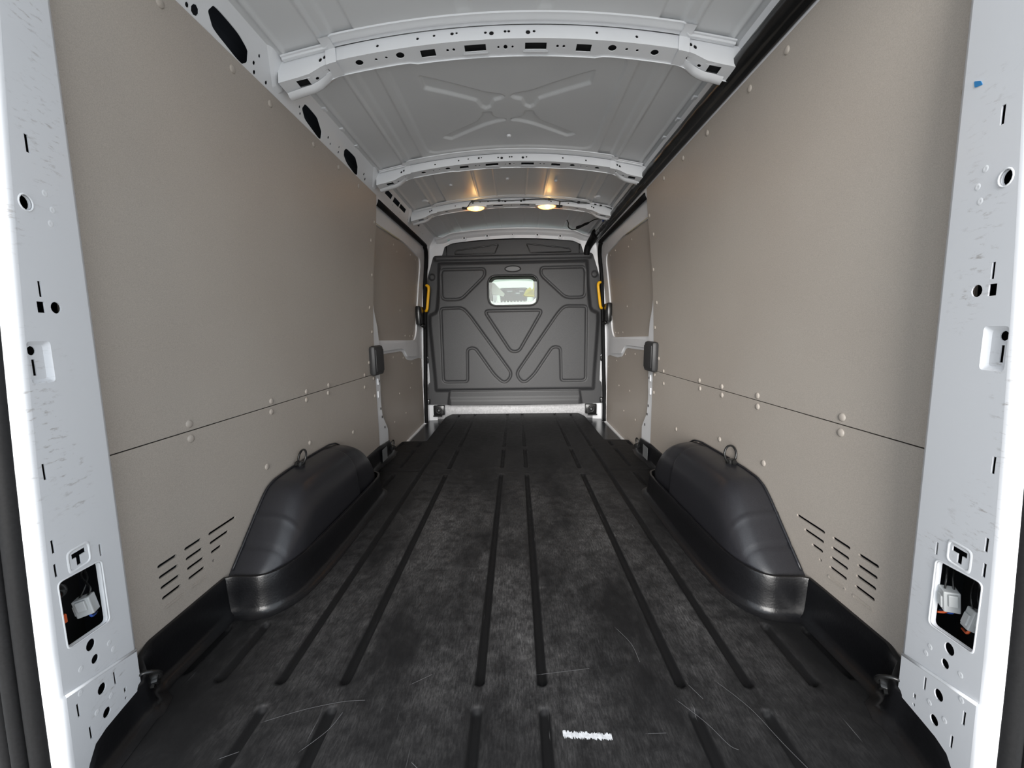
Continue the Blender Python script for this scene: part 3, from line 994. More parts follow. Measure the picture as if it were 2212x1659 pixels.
    grid(bm, range(3), [-.12, .160], lambda k, z: pil(s, (.168, .162, .158)[k], z, (-.100, -.115, -.22)[k]))
    link('corner_plate', bm, 'white', rf)
    return t
pillar(-1, 'left'); pillar(1, 'right')

# loose connectors and wires inside the pillar openings
def connector(s, u, z, d, size, label, wire, extra=None, rot=.2):
    base = pil(s, u, z, d)
    t = thing('wire_connector', label, 'connector', 'connectors in the pillar openings', loc=base)
    rotm = Matrix.Rotation(rot*s, 4, 'Y') @ Matrix.Rotation(-.5*s, 4, 'Z')
    bm = bmesh.new(); w, h = size
    box(bm, -w/2, w/2, -.012, .012, -h/2, h/2, .002, rotm)
    link('body', bm, 'conn', t)
    bm = bmesh.new(); box(bm, -w*.28, w*.28, -.017, -.011, -h*.15, h*.42, .0015, rotm); link('latch', bm, 'conn', t)
    bm = bmesh.new(); box(bm, -w*.62, -w*.42, -.008, .008, -h*.35, h*.2, .001, rotm); link('rail', bm, 'conn', t)
    for k, c in enumerate(wire):
        bm = bmesh.new()
        x = (k-.5*(len(wire)-1))*w*.3
        tube(bm, spline([rotm @ Vector((x, 0, -h*.45)), rotm @ Vector((x*1.3, .004, -h*.75)), Vector((x*2+.01*s, .02, -h*1.0)), Vector((x+.03*s, .04, -h*1.3))], 5), .0022, 6)
        link('wire', bm, c, t, True)
    for k in range(2):
        bm = bmesh.new()
        tube(bm, spline([rotm @ Vector((-.006+.012*k, 0, h*.45)), Vector((-.004+.012*k, .006, h*.9)), Vector((.012*s*(k+1), .02, h*1.3)), Vector((.03*s, .03, h*1.7))], 5), .0016, 6)
        link('lead', bm, 'black', t, True)
connector(-1, .070, .335, -.018, (.026, .036), 'clear white wire connector hanging in the left pillar opening', ('blue',))
connector(1, .062, .345, -.016, (.023, .042), 'clear white wire connector nearest the lining in the right pillar opening', ('orange', 'blue'), rot=-.15)
connector(1, .100, .332, -.026, (.020, .038), 'white wire connector at the rear edge of the right pillar opening', ('orange',), rot=.25)
bm = bmesh.new()
box(bm, -.008, .008, -.006, .006, -.009, .009, .002); o = link('wire_clip', bm, 'orange'); o.location = pil(-1, .108, .335, -.03)
tag(o, 'small red clip inside the left pillar opening', 'clip')
bm = bmesh.new()
tube(bm, spline([pil(1, .100, .415, -.05), pil(1, .118, .405, -.03), pil(1, .134, .392, -.03), pil(1, .145, .375, -.05)], 6), .006, 8)
o = link('cable_loop', bm, 'orange', None, True); tag(o, 'orange cable loop at the top of the right pillar opening', 'cable')
bm = bmesh.new()
tube(bm, spline([pil(-1, .14, .41, -.03), pil(-1, .115, .405, -.022), pil(-1, .098, .385, -.03), pil(-1, .105, .36, -.05), pil(-1, .13, .34, -.05)], 6), .008, 8)
o = link('cable_loop', bm, 'black', None, True); tag(o, 'thick black cable loop in the left pillar opening', 'cable')
bm = bmesh.new()
tube(bm, spline([pil(1, .060, .40, -.06), pil(1, .085, .405, -.04), pil(1, .110, .385, -.03), pil(1, .118, .35, -.05), pil(1, .09, .30, -.06), pil(1, .06, .295, -.05)], 6), .004, 8)
o = link('cable_loop', bm, 'black', None, True); tag(o, 'thin black cable loop in the right pillar opening', 'cable')

# ------------------------------------------------------------------ floor liner
FL = thing('floor_liner', 'scratched black moulded plastic floor liner with long grooves', 'floor liner')
GR = []
for sg in (-1, 1):
    for x, segs in ((.0775, ((.30, .775), (.835, 2.235), (2.355, 2.735), (2.80, 3.96))), (.4155, ((.30, .775), (.835, 2.24), (2.34, 2.735), (2.80, 3.96))),
                    (.578, ((.30, .775), (.835, 2.76), (2.80, 3.90))), (.737, ((.84, 1.035), (2.065, 2.25), (2.36, 2.73), (2.81, 2.92))),
                    (.846, ((.86, 1.02),)), (.882, ((2.83, 2.92),))):
        for a, b in segs: GR.append((sg*x, a, b))
def liner_h(X, Y):
    H = np.zeros_like(X)
    for x, a, b in GR:
        msk = np.abs(X-x) < .04
        d = np.hypot(X-x, np.maximum(0, np.maximum(a+.010-Y, Y-(b-.010))))
        H = np.where(msk, np.minimum(H, groove(d, .0075, .0075, .013)), H)
    AX = np.abs(X)
    H = np.minimum(H, groove(np.abs(Y-2.305)+np.where((AX > .59) & (AX < .86), 0, 1), .003, .006, .006))
    H = np.minimum(H, groove(np.hypot(np.maximum(0, np.abs(X-.160)-.018), (Y-.655)*1.0)-.012, -.002, .004, .0))
    dd = np.abs(np.hypot((X-.158), (Y-.650))-.022)
    H += .003*(1-smooth01(dd/.006))
    ln = [(.112, .70), (.125, .58)], [(.222, .70), (.235, .58)]
    for l in ln: H = np.minimum(H, groove(seg_dist(X, Y, l, False), .001, .005, .003))
    # slow waviness of the sheet
    H += .0010*np.sin(X*9+1)*np.sin(Y*3.1)
    return H
OUT = rounded([(-.885, .50), (.885, .50), (.885, .80), (.895, 2.955), (.71, 2.965), (.705, 3.81), (.66, 3.96), (-.66, 3.96), (-.705, 3.81), (-.70, 2.965), (-.895, 2.955), (-.885, .80)],
              [.02, .02, .01, .03, .015, .03, .02, .02, .03, .015, .03, .01], 3)
us = np.arange(-.90, .9001, .0055); vs = np.concatenate([np.arange(.49, 1.2, .006), np.arange(1.2, 3.98, .011)])
v_, f_ = field(us, vs, lambda U, V: inside(U, V, OUT), liner_h, lambda U, V, H: (U, V, H), (OUT,))
np_mesh('mat', v_, f_, 'liner', FL)
bm = bmesh.new()
A = [bm.verts.new((x, y, .001)) for x, y in OUT]; B = [bm.verts.new((x, y, -.056)) for x, y in OUT]
for k in range(len(OUT)): bm.faces.new((A[k], A[(k+1) % len(OUT)], B[(k+1) % len(OUT)], B[k]))
link('mat_edge', bm, 'lip', FL)
def sweep_lip(path, name, thick=.012):
    """path: (x, y, height); inside of the liner lies to the right of the travel direction"""
    bm = bmesh.new()
    rings = []
    N = len(path)
    for i, (x, y, h) in enumerate(path):
        a = Vector(path[max(i-1, 0)][:2]); b = Vector(path[min(i+1, N-1)][:2])
        d = (b-a).normalized(); q = Vector((d.y, -d.x))
        prof = [(.034, .0012), (.020, .004), (.010, .012), (.006, .024), (.002, h*.6), (0, h-.006), (-.002, h-.001), (-.006, h), (-thick, h-.001), (-thick-.002, 0)]
        rings.append([bm.verts.new((x+q.x*o_, y+q.y*o_, z)) for o_, z in prof])
    for i in range(N-1):
        for k in range(len(rings[0])-1):
            bm.faces.new((rings[i][k], rings[i+1][k], rings[i+1][k+1], rings[i][k+1]))
    bm.faces.new(rings[0]); bm.faces.new(rings[-1])
    link(name, bm, 'lip', FL, True, .9)
for s in (-1, 1):
    pp = [pil(-1, u, 0) for u in (.146, .132, .115, .09, .05, .01)]
    hs = (.012, .045, .072, .082, .084, .085)
    near = [(p.x+.006, p.y, h) for p, h in zip(pp, hs)]+[(-.832, .752, .088), (-.840, .772, .095), (-.868, .790, .116), (-.880, .83, .124), (-.880, 1.03, .124)]
    rimp = [(-.880, 1.03, .124), (-.878, 1.066, .124), (-.862, 1.074, .123)]+[(p.x, p.y, .122) for p in spline([(-.845, 1.074, 0), (-.78, 1.080, 0), (-.738, 1.115, 0), (-.712, 1.19, 0), (-.702, 1.32, 0)], 5)]+ \
        [(-.700, 1.5, .120), (-.702, 1.7, .117), (-.704, 1.86, .114)]+[(p.x, p.y, .112) for p in spline([(-.708, 1.93, 0), (-.728, 1.985, 0), (-.775, 2.015, 0), (-.86, 2.022, 0)], 5)]+[(-.880, 2.03, .112)]
    far = [(-.880, 2.03, .112), (-.882, 2.06, .115), (-.884, 2.3, .12), (-.884, 2.43, .122), (-.876, 2.45, .122), (-.870, 2.60, .115), (-.878, 2.63, .10), (-.886, 2.70, .03)]
    for pth, nm in ((near, 'pillar_lip'), (rimp, 'arch_rim'), (far, 'post_lip')):
        if s > 0: pth = [(-x, y, h) for x, y, h in reversed(pth)]
        sweep_lip(pth, nm)
    bm = bmesh.new()
    box(bm, *sorted((s*.866, s*.8645)), 2.425, 2.515, .015, .098, .0005)
    link('sticker', bm, 'patch', FL)
# worn white scuff and polished groove ends
bm = bmesh.new()
xs = lin(.113, .217, 80)
random.seed(5)
A = [bm.verts.new((x, .7215-.06*(x-.16)*.8+random.uniform(-.003, .003), .0022)) for x in xs]
B = [bm.verts.new((x, .7085-.06*(x-.16)*.8+random.uniform(-.003, .003), .0022)) for x in xs]
for k in range(len(xs)-1): bm.faces.new((A[k], A[k+1], B[k+1], B[k]))
link('white_scuff', bm, 'scuff', FL)
# long single scratches
SCR = [[(-.56, .735), (-.48, .765), (-.40, .785), (-.345, .79)], [(.385, .80), (.43, .745), (.455, .70), (.47, .69)], [(.50, .85), (.545, .78), (.57, .70), (.60, .62)],
       [(-.60, .66), (-.565, .675)], [(-.44, .675), (-.40, .72), (-.385, .76)], [(.30, 1.02), (.33, .96), (.335, .90)], [(-.20, .66), (-.18, .645), (-.17, .63)],
       [(.29, .72), (.335, .722)], [(.43, .84), (.45, .80)], [(-.25, .83), (-.20, .86)], [(.06, .86), (.20, .88)]]
bm = bmesh.new()
for sc in SCR:
    p = spline([(x, y, 0) for x, y in sc], 6)
    for i in range(len(p)-1):
        d = (p[i+1]-p[i]).normalized(); q = Vector((-d.y, d.x, 0))*(.0006 if i else .0002)
        vs_ = [bm.verts.new((w.x, w.y, .0022)) for w in (p[i]-q, p[i]+q, p[i+1]+q, p[i+1]-q)]
        bm.faces.new(vs_)
sm_ = plain('grey_scratch', (.10, .10, .105), .6)
o = link('scratches', bm, sm_, FL); o['kind'] = 'stuff'

# ------------------------------------------------------------------ wheel arch covers
def interp(tab, x):
    for (a, b), (c, d) in zip(tab, tab[1:]):
        if x <= c: return b+(d-b)*((x-a)/(c-a))
    return tab[-1][1]
HT = [(1.075, .095), (1.10, .125), (1.265, .283), (1.30, .312), (1.34, .327), (1.42, .333), (1.55, .335), (1.76, .333), (1.83, .322), (1.88, .295), (1.95, .195), (2.02, .085)]
for s, side in ((-1, 'left'), (1, 'right')):
    t = thing('wheel_arch_cover', 'glossy black moulded wheel arch cover against the %s wall' % side, 'wheel arch', 'wheel arch covers', loc=(s*.88, 1.5, 0))
    bm = bmesh.new()
    ys = lin(1.075, 2.015, 150)
    rows = []
    for y in ys:
        h = (interp(HT, y-.012)+interp(HT, y)+interp(HT, y+.012))/3
        w = .170
        if y < 1.26: w = .170*(max(0, 1-((1.26-y)/.20)**2.2))**(1/2.2)
        if y > 1.88: w = .170*(max(0, 1-((y-1.88)/.15)**2.4))**(1/2.4)
        for yy, dp in ((1.155, -.004), (1.225, .0035)):      # moulded step lines
            h += dp*math.exp(-((y-yy)/.0045)**2)
        if y > 1.70: w -= .010*float(smooth01((y-1.70)/.012)); h -= .006*float(smooth01((y-1.70)/.012))
        row = []
        for k in range(25):
            a = k/24*math.pi/2
            row.append(bm.verts.new((s*(.888-w*math.sin(a)**(2/3.3))-s*.88, y-1.5, .085+max(0, h-.085)*math.cos(a)**(2/3.3))))
        rows.append(row)
    for i in range(len(rows)-1):
        for k in range(24): bm.faces.new((rows[i][k], rows[i+1][k], rows[i+1][k+1], rows[i][k+1]))
    link('shell', bm, 'arch', t, True)
    bm = bmesh.new()
    pts = [(s*.001, y-1.5, interp(HT, y)+.002) for y in lin(1.10, 1.98, 50)]
    tube(bm, pts, .004, 6)
    link('edge_bead', bm, 'arch', t, True)

# ------------------------------------------------------------------ tie-down rings
def tie_ring(loc, tilt, yaw, label, r=.026, base=True, oval=1.25):
    t = thing('tie_down_ring', label, 'tie-down ring', 'black tie-down rings', loc=loc)
    rm = Matrix.Rotation(yaw, 4, 'Z') @ Matrix.Rotation(tilt, 4, 'X')
    bm = bmesh.new()
    tube(bm, [rm @ Vector((r*math.cos(a), 0, r*oval+r*oval*math.sin(a))) for a in lin(0, 2*math.pi*23/24, 24)], .0042, 8, True)
    link('ring', bm, 'black', t, True)
    bm = bmesh.new(); box(bm, -.016, .016, -.012, .012, -.012, .016, .004, rm); link('clamp', bm, 'black', t, True, .6)
    bm = bmesh.new()
    bmesh.ops.create_cone(bm, cap_ends=True, segments=6, radius1=.011, radius2=.011, depth=.012, matrix=rm @ Matrix.Translation((0, -.014, .004)) @ Matrix.Rotation(math.pi/2, 4, 'X'))
    link('bolt', bm, 'black', t)
tie_ring((-.862, 1.485, .335), -.35, -.55, 'black tie-down ring on top of the left wheel arch', .025)
tie_ring((.862, 1.475, .335), -.15, .25, 'black tie-down ring on top of the right wheel arch', .027)
tie_ring((-.850, .785, .055), .6, .5, 'black tie-down ring in the floor corner by the left rear pillar', .024)
tie_ring((.850, .785, .055), .6, -.5, 'black tie-down ring in the floor corner by the right rear pillar', .024)
tie_ring((-.856, 2.60, .060), .1, 1.45, 'black tie-down ring at the foot of the left door post', .022)
tie_ring((.856, 2.60, .060), .1, -1.45, 'black tie-down ring at the foot of the right door post', .022)
# anchors let into the front sill
for s, side in ((-1, 'left'), (1, 'right')):
    t = thing('floor_anchor', 'black square anchor with a ring in the white sill at the %s of the bulkhead' % side, 'anchor', 'sill anchors', loc=(s*.785, 3.90, .055))
    bm = bmesh.new(); box(bm, -.058, .058, -.010, .03, -.050, .050, .008); link('plate', bm, 'black', t, True, .6)
    bm = bmesh.new(); tube(bm, [Vector((.026*math.cos(a), -.018-.004*math.sin(a), .002+.030*math.sin(a))) for a in lin(0, 2*math.pi*19/20, 20)], .008, 8, True); link('ring', bm, 'grey', t, True)
    bm = bmesh.new(); bmesh.ops.create_cone(bm, cap_ends=True, segments=12, radius1=.012, radius2=.008, depth=.014, matrix=Matrix.Translation((0, -.015, .002)) @ Matrix.Rotation(math.pi/2, 4, 'X')); link('bolt', bm, 'patch', t, True, .6)
    bm = bmesh.new(); box(bm, *sorted((s*.062, -s*.030)), -.012, .02, -.066, -.052, .003); link('foot', bm, 'black', t)

# ------------------------------------------------------------------ bulkhead
BH = thing('bulkhead', 'charcoal moulded composite bulkhead with pressed triangular panels and a small window', 'bulkhead', loc=(0, 3.90, .11))
def mir(pts): return [(-x, z) for x, z in pts]
HALF = [(0, 1.602), (.70, 1.606), (.765, 1.605), (.795, 1.578), (.812, 1.50), (.822, 1.472), (.858, 1.425), (.868, 1.36), (.872, 1.33), (.880, 1.0), (.885, .70), (.885, .62), (.872, .60), (.868, .35), (.885, .33), (.895, .25), (.898, .115), (0, .108)]
OUTB = HALF+[(-x, z) for x, z in reversed(HALF[1:-1])]
WIN = rounded([(-.243, 1.112), (.243, 1.112), (.243, 1.398), (-.243, 1.398)], .085, 8)
TR = rounded([(.69, 1.468), (.275, 1.468), (.275, 1.40), (.515, 1.178), (.706, 1.178), (.706, 1.43)], [.06, .05, .05, .05, .05, .06], 5)
TRI = rounded([(-.29, 1.062), (.29, 1.062), (.02+.03, .655), (-.03, .655)], [.05, .05, .06, .06], 5)
LM = rounded([(.722, 1.092), (.505, 1.098), (.44, 1.03), (.015, .425), (.095, .325), (.20, .42), (.39, .70), (.468, .69), (.475, .355), (.722, .355)], [.03, .08, .05, .07, .09, .05, .06, .07, .03, .04], 5)
RAIS = [(.715, 1.52), (.725, 1.30), (.752, 1.08), (.775, 1.045), (.828, 1.02), (.832, .95), (.80, .40), (.795, .275)]
RAISP = RAIS+[(-x, z) for x, z in reversed(RAIS)]
def bulk_h(X, Z):
    ins = inside(X, Z, RAISP); d = seg_dist(X, Z, RAISP)
    H = .035*smooth01((np.where(ins, d, -d)+.030)/.045)
    AX = np.abs(X)
    # lower centre foot and shallow bowl of the whole panel
    foot = rounded([(-.69, .10), (-.665, .262), (.665, .262), (.69, .10)], .02)
    insf = inside(X, Z, foot); df = seg_dist(X, Z, foot)
    H = np.maximum(H, .022*smooth01((np.where(insf, df, -df)+.012)/.025))
    H += .012*smooth01((.20-Z)/.05)*smooth01((.68-AX)/.03)
    H -= .012*smooth01((Z-1.525)/.03)*0
    H += .018*smooth01((Z-1.54)/.03)*smooth01((.78-AX)/.03)*smooth01((1.60-Z)/.012)
    for p in (TR, mir(TR), TRI, LM, mir(LM)):
        dd = seg_dist(X, Z, p)
        H += groove(dd, .004, .012, .010)
        H -= .002*inside(X, Z, p)*smooth01(dd/.01)
    # round bosses at the upper shoulders
    dd = np.hypot(AX-.80, Z-1.40)
    H += .014*(1-smooth01((dd-.02)/.016))
    dw = seg_dist(X, Z, WIN)
    H -= .008*(1-smooth01((dw-.004)/.008))
    return H
us = np.arange(-.906, .9061, .0062); vs = np.arange(.10, 1.615, .0062)
v_, f_ = field(us, vs, lambda U, V: inside(U, V, OUTB) & ~inside(U, V, WIN), bulk_h, lambda U, V, H: (U, -H, V-.11), (OUTB, WIN))
np_mesh('panel', v_, f_, 'bulk', BH)
bm = bmesh.new()    # thickness behind the panel
sheet(bm, OUTB, [WIN], lambda x, z, d: Vector((x, .002+d, z-.11)), .03)
link('backing', bm, 'bulk', BH)
bm = bmesh.new()    # oval badge, plain
e0 = circ(0, 1.460, .081, .032, 40); e1 = circ(0, 1.460, .069, .022, 40)
sheet(bm, e0, [e1], lambda x, z, d: Vector((x, -.047+d, z-.11)), .014)
link('badge_rim', bm, 'dark', BH)
bm = bmesh.new()
sheet(bm, circ(0, 1.460, .070, .023, 40), [], lambda x, z, d: Vector((x, -.041+d, z-.11)), .006)
link('badge_face', bm, 'patch', BH)
# window: rubber frame, pane, white sill with teeth
bm = bmesh.new()
tube(bm, [Vector((x, -.028, z-.11)) for x, z in WIN], .006, 8, True)
link('window_gasket', bm, 'black', BH, True)
bm = bmesh.new()
W2 = rounded([(-.243, 1.112), (.243, 1.112), (.243, 1.398), (-.243, 1.398)], .085, 8)
sheet(bm, W2, [], lambda x, z, d: Vector((x, -.010+d, z-.11)), .004)
link('window_pane', bm, 'glass', BH)
bm = bmesh.new()
A = [(-.225, 1.165), (-.19, 1.145), (.19, 1.150), (.228, 1.185), (.222, 1.14), (.17, 1.116), (-.17, 1.116), (-.215, 1.135)]
sheet(bm, A, [], lambda x, z, d: Vector((x, .012+d, z-.11)), .006)
link('window_sill', bm, 'white', BH)
bm = bmesh.new()    # dark inner frame behind the pane
sheet(bm, rounded([(-.246, 1.11), (.246, 1.11), (.246, 1.40), (-.246, 1.40)], .085, 8), [rounded([(-.213, 1.128), (.213, 1.128), (.213, 1.372), (-.213, 1.372)], .06, 6)],
      lambda x, z, d: Vector((x, .022+d, z-.11)), .02)
link('window_frame', bm, 'wdark', BH)
for k in range(12):
    bm = bmesh.new(); x = -.20+k*.033
    sheet(bm, [(x-.008, 1.142), (x+.008, 1.142), (x, 1.164)], [], lambda x_, z, d: Vector((x_, .012+d, z-.11)), .004)
    link('sill_tooth', bm, 'white', BH)
# upper closing panel with two outlined trapezoids
UPO = [(-.715, 1.56), (-.712, 1.69), (-.66, 1.722), (-.52, 1.742), (-.25, 1.760), (0, 1.765), (.25, 1.760), (.52, 1.742), (.66, 1.722), (.712, 1.69), (.715, 1.56)]
bm = bmesh.new()
sheet(bm, UPO, [], lambda x, z, d: Vector((x, .035+d, z-.11)), .02)
o = link('upper_panel', bm, 'bulk', BH)
for sg in (-1, 1):
    T1 = rounded([(sg*.575, 1.623), (sg*.560, 1.656), (sg*.137, 1.708), (sg*.176, 1.624)], [.012, .02, .015, .008], 4)
    bm = bmesh.new(); tube(bm, [Vector((x, .034, z-.11)) for x, z in T1], .006, 6, True); oo = link('trapezoid_outline', bm, 'black', o, True)
    bm = bmesh.new(); tube(bm, [Vector((sg*.655, .034, 1.57-.11)), Vector((sg*.655, .034, 1.715-.11))], .005, 6); link('joint_strip', bm, 'black', o, True)
bm = bmesh.new()
tube(bm, [Vector((x, .03, z-.11+.004)) for x, z in UPO[1:-1]], .017, 10)
link('upper_seal', bm, 'rubber', BH, True)
# clamps that hold the bulkhead to the door pillars
for sg, side in ((-1, 'left'), (1, 'right')):
    for z, nm in ((.155, 'lower'), (.575, 'upper')):
        t = thing('bulkhead_clamp', 'black clamp at the %s %s edge of the bulkhead' % (nm, side), 'clamp', 'bulkhead clamps', loc=(sg*.897, 3.85, z))
        bm = bmesh.new(); box(bm, -.030, .030, -.012, .03, -.026, .026, .006); link('block', bm, 'black', t, True, .6)
        for k in (-.008, .008):
            bm = bmesh.new(); box(bm, -.026, .026, -.017, -.010, k-.0045, k+.0045, .002); link('tooth', bm, 'patch', t)
        bm = bmesh.new(); box(bm, *sorted((sg*.024, sg*.046)), -.06, .0, -.018, .018, .004); link('arm', bm, 'black', t)
    # white pressing seen through the notch
    bm = bmesh.new()
    sheet(bm, rounded([(sg*.872, .35), (sg*.895, .36), (sg*.898, .56), (sg*.885, .56), (sg*.882, .48)], .01, 3), [], lambda x, z, d: Vector((x, 3.885+d, z)), .004)
    tag(link('pillar_bracket', bm, 'white'), 'narrow white bracket showing in the notch at the %s bulkhead edge' % side, 'bracket', 'bulkhead brackets')

# white sill below, white header above
bm = bmesh.new()
grid(bm, lin(-.93, .93, 9), range(4), lambda x, k: (x, (3.985, 3.965, 3.955, 3.99)[k], (-.08, .0, .105, .13)[k]))
tag(link('trim_2', bm, 'sill', None, True), 'white painted sill under the bulkhead', 'sill', kind='structure')
hd = thing('roof_header', 'white curved roof header above the bulkhead with small fixing tabs', 'header', loc=(0, 3.86, 1.78))
bm = bmesh.new()
def hz(x): return 1.832-.10*x*x-.03*float(smooth01((abs(x)-.58)/.12))
hp = [(-.03, .005), (-.028, -.004), (-.010, -.012), (0, -.022), (.004, -.030), (.05, -.045), (.052, -.075)]
grid(bm, lin(-.74, .74, 50), range(len(hp)), lambda x, k: (x, hp[k][0], hz(x)+hp[k][1]-1.78))
link('beam', bm, 'white', hd, True, .8)
for x in (-.47, -.245, 0, .243, .464):
    bm = bmesh.new()
    if x: sheet(bm, circ(x, hz(x)-.052, .020, .020, 16), [circ(x, hz(x)-.045, .009, .009, 10)], lambda u, z, d: Vector((u, .030+d, z-1.78)), .006)
    else: sheet(bm, rounded(rect(-.013, .013, hz(0)-.078, hz(0)-.03), .004, 2), [circ(0, hz(0)-.040, .008, .008, 10)], lambda u, z, d: Vector((u, .030+d, z-1.78)), .006)
    link('tab', bm, 'white', hd)
    bm = bmesh.new()
    sheet(bm, circ(x, hz(x)-.045, .0088, .0088, 10), [], lambda u, z, d: Vector((u, .034+d, z-1.78)), .002)
    link('tab_hole', bm, 'dark', hd)
for sg in (-1, 1):
    bm = bmesh.new()
    sheet(bm, rounded([(sg*.50, 1.765), (sg*.51, 1.735), (sg*.64, 1.715), (sg*.66, 1.755), (sg*.60, 1.772)], .01, 3), [], lambda u, z, d: Vector((u, .045+d, z-1.78)), .006)
    link('end_plate', bm, 'white', hd)
bm = bmesh.new()
bmesh.ops.create_cone(bm, cap_ends=True, segments=16, radius1=.015, radius2=.013, depth=.01, matrix=Matrix.Translation((-.625, 3.885, 1.755)) @ Matrix.Rotation(math.pi/2, 4, 'X'))
tag(link('blanking_plug', bm, 'teal', None, True, .6), 'pale teal blanking plug at the left end of the roof header', 'plug')
# corner posts between header and bulkhead
for sg, side in ((-1, 'left'), (1, 'right')):
    bm = bmesh.new()
    cp = [(.70, 1.78, 3.90), (.76, 1.70, 3.88), (.80, 1.60, 3.90), (.84, 1.48, 3.90), (.88, 1.35, 3.90), (.90, .9, 3.91), (.91, .0, 3.92), (.91, -.06, 3.92)]
    V = [[bm.verts.new((sg*(x-.10), y+.02, z)), bm.verts.new((sg*(x-.02), y+.0, z)), bm.verts.new((sg*(x+.03), y-.02, z)), bm.verts.new((sg*(x+.07), y-.02, z))] for x, z, y in cp]
    for i in range(len(cp)-1):
        for k in range(3): bm.faces.new((V[i][k], V[i+1][k], V[i+1][k+1], V[i][k+1]))
    tag(link('front_pillar', bm, 'white', None, True, .8), 'white pillar behind the %s edge of the bulkhead' % side, 'pillar', 'front pillars')

# ------------------------------------------------------------------ lamps, cable, aerial lead
for x, side in ((-.272, 'left'), (.268, 'right')):
    t = thing('interior_lamp', '%s of the two lit amber lamps under the front roof bow' % side, 'lamp', 'amber load lamps', loc=(x, 3.085, 1.800))
    bm = bmesh.new()
    prof = [(.0, .010), (.085, .008), (.088, .0), (.070, -.004)]
    box(bm, -.085, .085, -.030, .030, -.004, .010, .004); link('base', bm, 'white', t, True, .6)
    bm = bmesh.new()
    bmesh.ops.create_uvsphere(bm, u_segments=20, v_segments=10, radius=1)
    for v in bm.verts:
        v.co.z = min(v.co.z, 0)
        v.co = Vector((v.co.x*.066, v.co.y*.026, v.co.z*.022-.004))
    link('lens', bm, 'lens', t, True)
    bm = bmesh.new()
    bmesh.ops.create_uvsphere(bm, u_segments=10, v_segments=6, radius=.012, matrix=Matrix.Translation((.008, -.020, -.016)))
    link('bulb', bm, 'bulb', t, True)
cb = thing('lamp_cable', 'thin black cable with clips running along the lamp bow', 'cable', loc=(0, 3.05, 1.83))
bm = bmesh.new()
cpts = [(-.345, 3.07, 1.795), (-.325, 3.055, 1.802), (-.295, 3.05, 1.832), (-.2, 3.05, 1.834), (-.091, 3.05, 1.834), (0, 3.05, 1.832), (.097, 3.05, 1.835), (.2, 3.05, 1.838), (.30, 3.05, 1.833), (.367, 3.05, 1.820), (.44, 3.05, 1.818),
        (.505, 3.05, 1.806), (.62, 3.05, 1.795), (.70, 3.05, 1.776), (.755, 3.05, 1.755)]
tube(bm, spline([Vector(p)-Vector((0, 3.05, 1.83)) for p in cpts], 6), .0035, 6); link('wire', bm, 'black', cb, True)
bm = bmesh.new(); tube(bm, spline([(.365, 0, -.010), (.362, 0, -.035), (.36, .01, -.055)], 4), .0045, 6); link('branch', bm, 'black', cb, True)
bm = bmesh.new(); box(bm, .335, .385, -.005, .015, -.052, -.038, .004); link('plug', bm, 'black', cb)
bm = bmesh.new(); box(bm, -.375, -.335, .01, .035, -.044, -.03, .004); link('plug', bm, 'black', cb)
for x, z in ((-.293, 1.832), (-.091, 1.834), (.097, 1.835), (.285, 1.834), (.505, 1.807), (.63, 1.793), (.67, 1.784)):
    bm = bmesh.new(); box(bm, x-.009, x+.009, -.006, .006, z-1.83-.007, z-1.83+.007, .002); link('clip', bm, 'black', cb)
bm = bmesh.new()
ap = spline([(.47, 3.45, 1.79), (.485, 3.47, 1.77), (.49, 3.50, 1.745), (.53, 3.52, 1.728), (.58, 3.50, 1.735), (.63, 3.45, 1.75), (.69, 3.38, 1.77), (.76, 3.33, 1.765)], 6)
tube(bm, ap, .0045, 6)
tag(link('aerial_lead', bm, 'black', None, True), 'loose black lead hanging from the roof near the trunking', 'cable')
bm = bmesh.new()
ap = spline([(.56, 3.505, 1.740), (.60, 3.47, 1.748), (.65, 3.42, 1.757)], 4)
tube(bm, ap, [.010, .012, .012, .009, .008, .010, .012, .010, .008][:len(ap)], 8)
tag(link('lead_sleeve', bm, 'rubber', None, True), 'black taped sleeve on the loose lead near the trunking', 'sleeve')
bm = bmesh.new(); box(bm, .742, .762, 3.30, 3.33, 1.735, 1.757, .003)
tag(link('cable_connector', bm, 'blue'), 'small dark blue connector beside the black trunking', 'connector')

# ------------------------------------------------------------------ the cab seen through the small window
for nm, (x0, x1, y0, y1, z0, z1), mt in (('wall_cab_left', (-1.0, -.97, 4.02, 5.3, -.1, 1.05), 'wdark'), ('wall_cab_right', (.97, 1.0, 4.02, 5.3, -.1, 1.05), 'wdark')):
    bm = bmesh.new(); box(bm, x0, x1, y0, y1, z0, z1)
    tag(link(nm, bm, mt), 'dark side wall of the driving cab', 'wall', kind='structure')
bm = bmesh.new()
grid(bm, lin(-.95, .95, 9), lin(4.0, 5.15, 5), lambda x, y: (x, y, 1.86-.06*x*x-.02*(y-4)))
tag(link('ceiling_cab', bm, 'headl', None, True), 'pale headlining above the driving cab', 'ceiling', kind='structure')
bm = bmesh.new(); box(bm, -1, 1, 4.02, 6.2, -.12, -.08)
tag(link('floor_cab', bm, 'wdark'), 'dark floor of the driving cab', 'floor', kind='structure')
bm = bmesh.new()
grid(bm, lin(-.95, .95, 20), range(5), lambda x, k: (x, (5.25, 5.22, 5.30, 5.75, 6.0)[k]-.05*x*x, (.3, .95, 1.05, 1.06, 1.0)[k]))
tag(link('dashboard', bm, 'dash', None, True, .7), 'dark dashboard seen through the bulkhead window', 'dashboard')
bm = bmesh.new(); box(bm, -.17, .17, 5.12, 5.24, .95, 1.42, .03)
for v in bm.verts: v.co.x *= 1+.5*(v.co.z-1.2)
